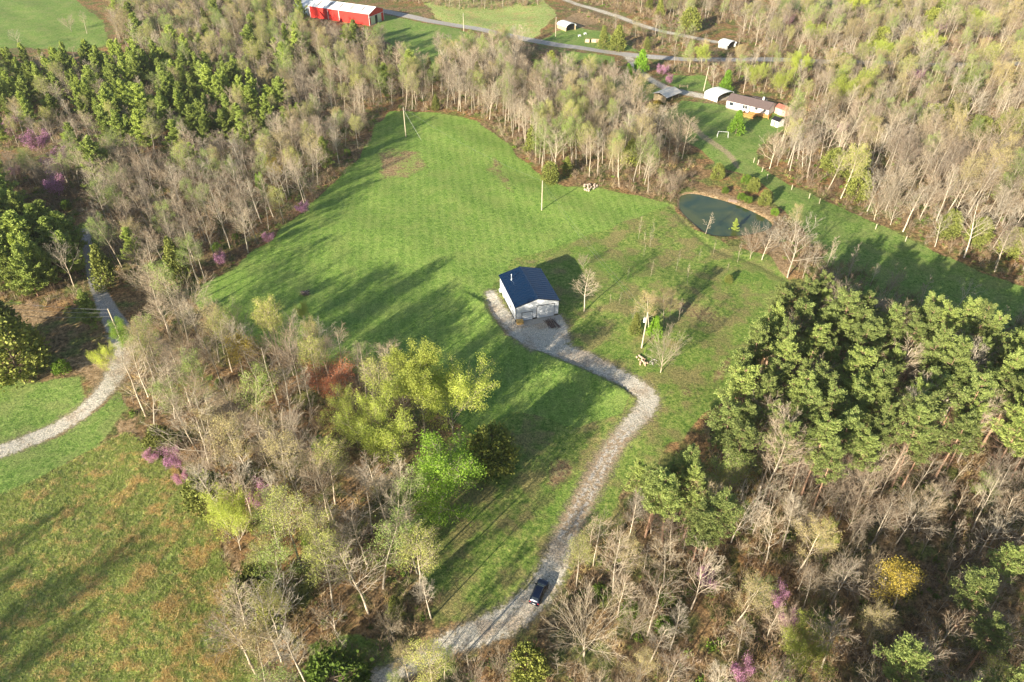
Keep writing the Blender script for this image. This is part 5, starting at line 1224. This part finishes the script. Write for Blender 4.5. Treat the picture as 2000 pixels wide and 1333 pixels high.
for i, (px, wd) in enumerate([(1147, 2.0), (1160, 2.4), (1170, 1.9), (1179, 1.7)]):
    x, y, z = at(px, 83); t = thing('crate', ('leftmost', 'second', 'third', 'rightmost')[i]+' of four pinkish crates in a row by the far road', 'crate', (x, y, z), -.15, 'crates by the far road')
    q = MB()
    for k in range(4): q.box(-wd/2, -.62, .05+k*.35, wd/2, -.55, .33+k*.35); q.box(-wd/2, .55, .05+k*.35, wd/2, .62, .33+k*.35)
    for k in range(4): q.box(-wd/2-.07, -.55, .05+k*.35, -wd/2, .55, .33+k*.35); q.box(wd/2, -.55, .05+k*.35, wd/2+.07, .55, .33+k*.35)
    q.build('slat', M['pink_log'], t, kind='stuff'); MB().box(-wd/2+.01, -.54, .05, wd/2-.01, .54, 1.15).build('load', M['pink_log'], t)
for i, (px, py) in enumerate([(1132, 72), (1143, 68)]):
    x, y, z = at(px, py); t = thing('lawn_bench', ('white bench on the far lawn nearest the road', 'white bench on the far lawn beside the dark trees')[i], 'bench', (x, y, z), .6)
    MB().box(-.8, -.25, .42, .8, .25, .48).build('seat', M['plate'], t); MB().box(-.8, .25, .5, .8, .3, .95).build('backrest', M['plate'], t)
    for sx in (-.7, .62):
        MB().box(sx, -.22, 0, sx+.08, .22, .42).build('leg', M['plate'], t)
# swing frame on the lawn
x, y, z = at(1411, 268); t = thing('swing_frame', 'white metal swing frame on the lawn left of the bright conifer', 'swing frame', (x, y, z), -.15)
for s in (-1, 1):
    MB().tube((s*1.9, -.7, 0), (s*1.7, 0, 1.9), .05).build('leg', M['plate'], t); MB().tube((s*1.9, .7, 0), (s*1.7, 0, 1.9), .05).build('leg', M['plate'], t)
MB().tube((-1.75, 0, 1.92), (1.75, 0, 1.92), .06).build('crossbar', M['plate'], t)
# gate bits by the carport drive
x, y, z = at(1335, 172); t = thing('wooden_gate', 'short wooden rail gate at the far edge of the house lawn', 'gate', (x, y, z), -.15)
for s in (-1, 1): MB().box(s*1.6-.1, -.1, -.3, s*1.6+.1, .1, 1.4).build('post', M['tan_wall'], t)
for k in (.5, .95): MB().box(-1.49, -.04, k, 1.49, .04, k+.12).build('rail', M['tan_wall'], t)
# yellow machine by the shed
x, y, z = at(1284, 203); t = thing('yellow_bush', 'small orange-yellow bush at the front corner of the tan shed', 'shrub', (x, y, z))
rs = np.random.default_rng(77); P = rs.normal(size=(900, 3))*np.array([.8, .8, .5]); P[:, 2] = np.abs(P[:, 2])+.1
link('crown', mesh_quads('crown', *leaf_quads(P, np.full(900, .12), rs), [M['leaf_gold']]), t); MB().tube((0,0,-.2),(0,0,.7),.05,.03,5).build('trunk', M['bark_dark'], t)
# little dock on the pond
x, y, z = at(1430, 399); t = thing('dock', 'small grey wooden dock on the far bank of the pond', 'dock', (x, y, -.05), -.35)
for i in range(9): MB().box(-1.3+i*.29, -.8, 0, -1.3+i*.29+.26, .8, .06).build('plank', M['pink_log'], t)
for sx in (-1.2, 1.1):
    for sy in (-.7, .6): MB().box(sx, sy, -.9, sx+.12, sy+.12, -.005).build('post', M['log'], t)
# fence posts along the right strip of grass
for i, (px, py) in enumerate([(1480,322),(1488,336),(1498,350),(1546,371),(1472,318),(1600,398),(1710,448),(1768,472),(1580,388)]):
    x, y, z = at(px, py); lab = 'weathered wooden fence post along the wood edge above the right strip of grass'
    t = thing('fence_post', lab, 'fence post', (x, y, z), 0, 'fence posts along the right strip of grass'); t.rotation_euler = (0, rnd.uniform(-.06, .06), 0)
    MB().tube((0, 0, -.3), (0, 0, 1.7), .12, .10, 8).build('post', M['pole'], t)
# rocks and piles
def pile(px, py, n, spread, size, mat, name, label, cat, child):
    x, y, z = at(px, py); t = thing(name, label, cat, (x, y, z), rnd.uniform(0, 3))
    rs = np.random.default_rng(int(px)); meshes = []
    import bmesh
    for v in range(4):
        bm = bmesh.new(); bmesh.ops.create_icosphere(bm, subdivisions=1, radius=.5)
        for q in bm.verts: q.co = Vector((q.co.x*rs.uniform(.7, 1.2), q.co.y*rs.uniform(.7, 1.2), q.co.z*rs.uniform(.5, .9)))
        me = bpy.data.meshes.new(child); bm.to_mesh(me); bm.free(); me.materials.append(mat); meshes.append(me)
    for i in range(n):
        a = rs.uniform(0, 6.28); r = spread*math.sqrt(rs.random()); o = link(child, meshes[i % 4], t)
        o.location = (r*math.cos(a), r*math.sin(a)*.6, size*.25+size*.7*max(0, 1-r/spread)*rs.random()); s = size*rs.uniform(.6, 1.3); o.scale = (s, s*rs.uniform(.6, 1), s); o.rotation_euler = tuple(rs.uniform(0, 3, 3))
pile(1253, 706, 26, 2.0, .6, M['pink_log'], 'log_pile', 'heap of cut pink-brown logs below the transformer pole', 'log pile', 'log')
pile(1150, 367, 30, 3.4, .9, M['rock'], 'rock_pile', 'rock pile at the wood edge right of the lone pole', 'rock pile', 'rock')
pile(1276, 708, 22, 1.2, .3, M['concrete'], 'gravel_heap', 'little grey gravel heap right of the cut logs', 'gravel heap', 'stone')
x, y, z = at(597, 575); t = thing('brush_pile', 'dark heap of brush on the near edge of the mown field', 'brush pile', (x, y, z))
for i in range(34):
    a = rnd.uniform(0, 6.28); b = a+math.pi+rnd.uniform(-.8, .8); r1 = rnd.uniform(.5, 1.5); MB().tube((math.cos(a)*r1, math.sin(a)*r1, rnd.uniform(0, .5)), (math.cos(b)*r1, math.sin(b)*r1, rnd.uniform(.2, .9)), .08, .04, 5).build('branch', M['log'] if i % 3 else M['rock'], t)
# white bottle-like litter stone and marker stake
x, y, z = at(1259, 690); t = thing('marker_stake', 'thin green stake standing right of the transformer pole', 'stake', (x, y, z)); MB().box(-.04, -.04, -.2, .04, .04, 1.7).build('stake', M['lime_cedar'], t)

# ------------------------------------------------------------------ the car
def car():
    x, y, z = at(1053, 1160)
    t = thing('car', 'dark navy hatchback driving up the shaded gravel driveway', 'car', (x, y, z+.02))
    a = at(1043, 1181); b = at(1063, 1134); t.rotation_euler = (0, 0, math.atan2(b[1]-a[1], b[0]-a[0]))
    # lofted body: stations along x (rear -2.3 .. front 2.3): (x, half width, z bottom, z belt, half width roof, z roof)
    st = [(-2.30,.72,.45,.85,.60,.86),(-2.22,.84,.30,.98,.66,1.02),(-1.95,.89,.24,1.02,.62,1.36),(-1.5,.91,.24,1.0,.64,1.50),(-.8,.92,.24,.98,.66,1.56),(0,.92,.24,.96,.65,1.55),(.45,.92,.24,.95,.62,1.48),(.95,.91,.24,.94,.66,1.14),(1.25,.90,.24,.93,.74,1.0),(1.8,.88,.26,.86,.72,.90),(2.15,.80,.30,.74,.64,.78),(2.32,.64,.42,.62,.5,.63)]
    V = []; F = []
    for (x_, w_, zb, zs, wr, zr) in st:
        V += [(x_,-w_*.9,zb),(x_,-w_,zb+.18),(x_,-w_,zs-.12),(x_,-w_*.97,zs),(x_,-wr,zr-.03),(x_,-wr*.75,zr),(x_,wr*.75,zr),(x_,wr,zr-.03),(x_,w_*.97,zs),(x_,w_,zs-.12),(x_,w_,zb+.18),(x_,w_*.9,zb)]
    k = 12
    for i in range(len(st)-1):
        for j in range(k): F.append((i*k+j, i*k+(j+1) % k, (i+1)*k+(j+1) % k, (i+1)*k+j))
    F.append(tuple(range(k))); F.append(tuple(range(len(V)-1, len(V)-k-1, -1)))
    me = bpy.data.meshes.new('body'); me.from_pydata(V, [], F); me.materials.append(M['car'])
    me.polygons.foreach_set('use_smooth', [True]*len(F)); me.update()
    import bmesh; bm = bmesh.new(); bm.from_mesh(me); bmesh.ops.recalc_face_normals(bm, faces=bm.faces); bm.to_mesh(me); bm.free()
    b_ = link('body', me, t); m = b_.modifiers.new('s', 'SUBSURF'); m.levels = 1; m.render_levels = 2
    MB().slab([(.50,-.56,1.485),(1.02,-.62,1.145),(1.02,.62,1.145),(.50,.56,1.485)], .02).build('windshield', M['glassy'], t)
    MB().slab([(-2.02,-.50,1.345),(-1.74,-.54,1.475),(-1.74,.54,1.475),(-2.02,.50,1.345)], .02).build('rear_window', M['dark_glass'], t)
    for s in (-1, 1):
        for (xa, xb) in ((-1.55, -.72), (-.62, .35)):
            MB().quad((xa, s*.90, 1.02), (xb, s*.90, 1.0), (xb-.08, s*.72, 1.42), (xa+.1, s*.72, 1.42)).build('side_window', M['dark_glass'], t)
        mr = MB().box(.72, s*.92-.09, .98, .88, s*.92+.12*s+.05, 1.1).build('mirror', M['car'], t, .02)
        MB().box(2.12, s*.56-.14, .66, 2.26, s*.56+.14, .76).build('headlight', M['plate'], t, .02)
        MB().box(-2.30, s*.66-.12, .74, -2.19, s*.66+.12, .92).build('taillight', M['lamp_red'], t, .02)
        for xx in (-1.42, 1.42):
            w_ = MB().tube((xx, s*.70, .33), (xx, s*.93, .33), .34, .34, 20).build('wheel', M['rubber'], t); MB().tube((xx, s*.91, .33), (xx, s*.945, .33), .20, .20, 12).build('rim', M['chrome'], w_)
    MB().box(-2.36, -.26, .52, -2.30, .26, .66).build('number_plate', M['plate'], t)
    MB().box(-2.38, -.8, .30, -2.24, .8, .42).build('bumper', M['car'], t, .03)
    for s in (-1, 1): MB().tube((-1.5, s*.56, 1.565), (.2, s*.56, 1.56), .02, .02, 5).build('roof_rail', M['chrome'], t)
M['glassy'] = simple_mat('windshield glass', (.10, .16, .18), .05, .1, 3, 0, .8)
car()
hz = MB().box(-420, -30, -6, 420, 640, 112).build('haze', M['white_wall'], None, kind='stuff', label='thin pale air between the camera and the far woods')
hm = bpy.data.materials.new('haze air'); hm.use_nodes = True; hm.node_tree.nodes.clear()
ho = hm.node_tree.nodes.new('ShaderNodeOutputMaterial'); hv = hm.node_tree.nodes.new('ShaderNodeVolumePrincipled')
hv.inputs['Density'].default_value = .00007; hv.inputs['Color'].default_value = (.93, .95, 1, 1); hv.inputs['Anisotropy'].default_value = .2
hm.node_tree.links.new(hv.outputs[0], ho.inputs['Volume']); hz.data.materials.clear(); hz.data.materials.append(hm)
print('COUNTS', counts, {k: len(v) for k, v in rest.items()})
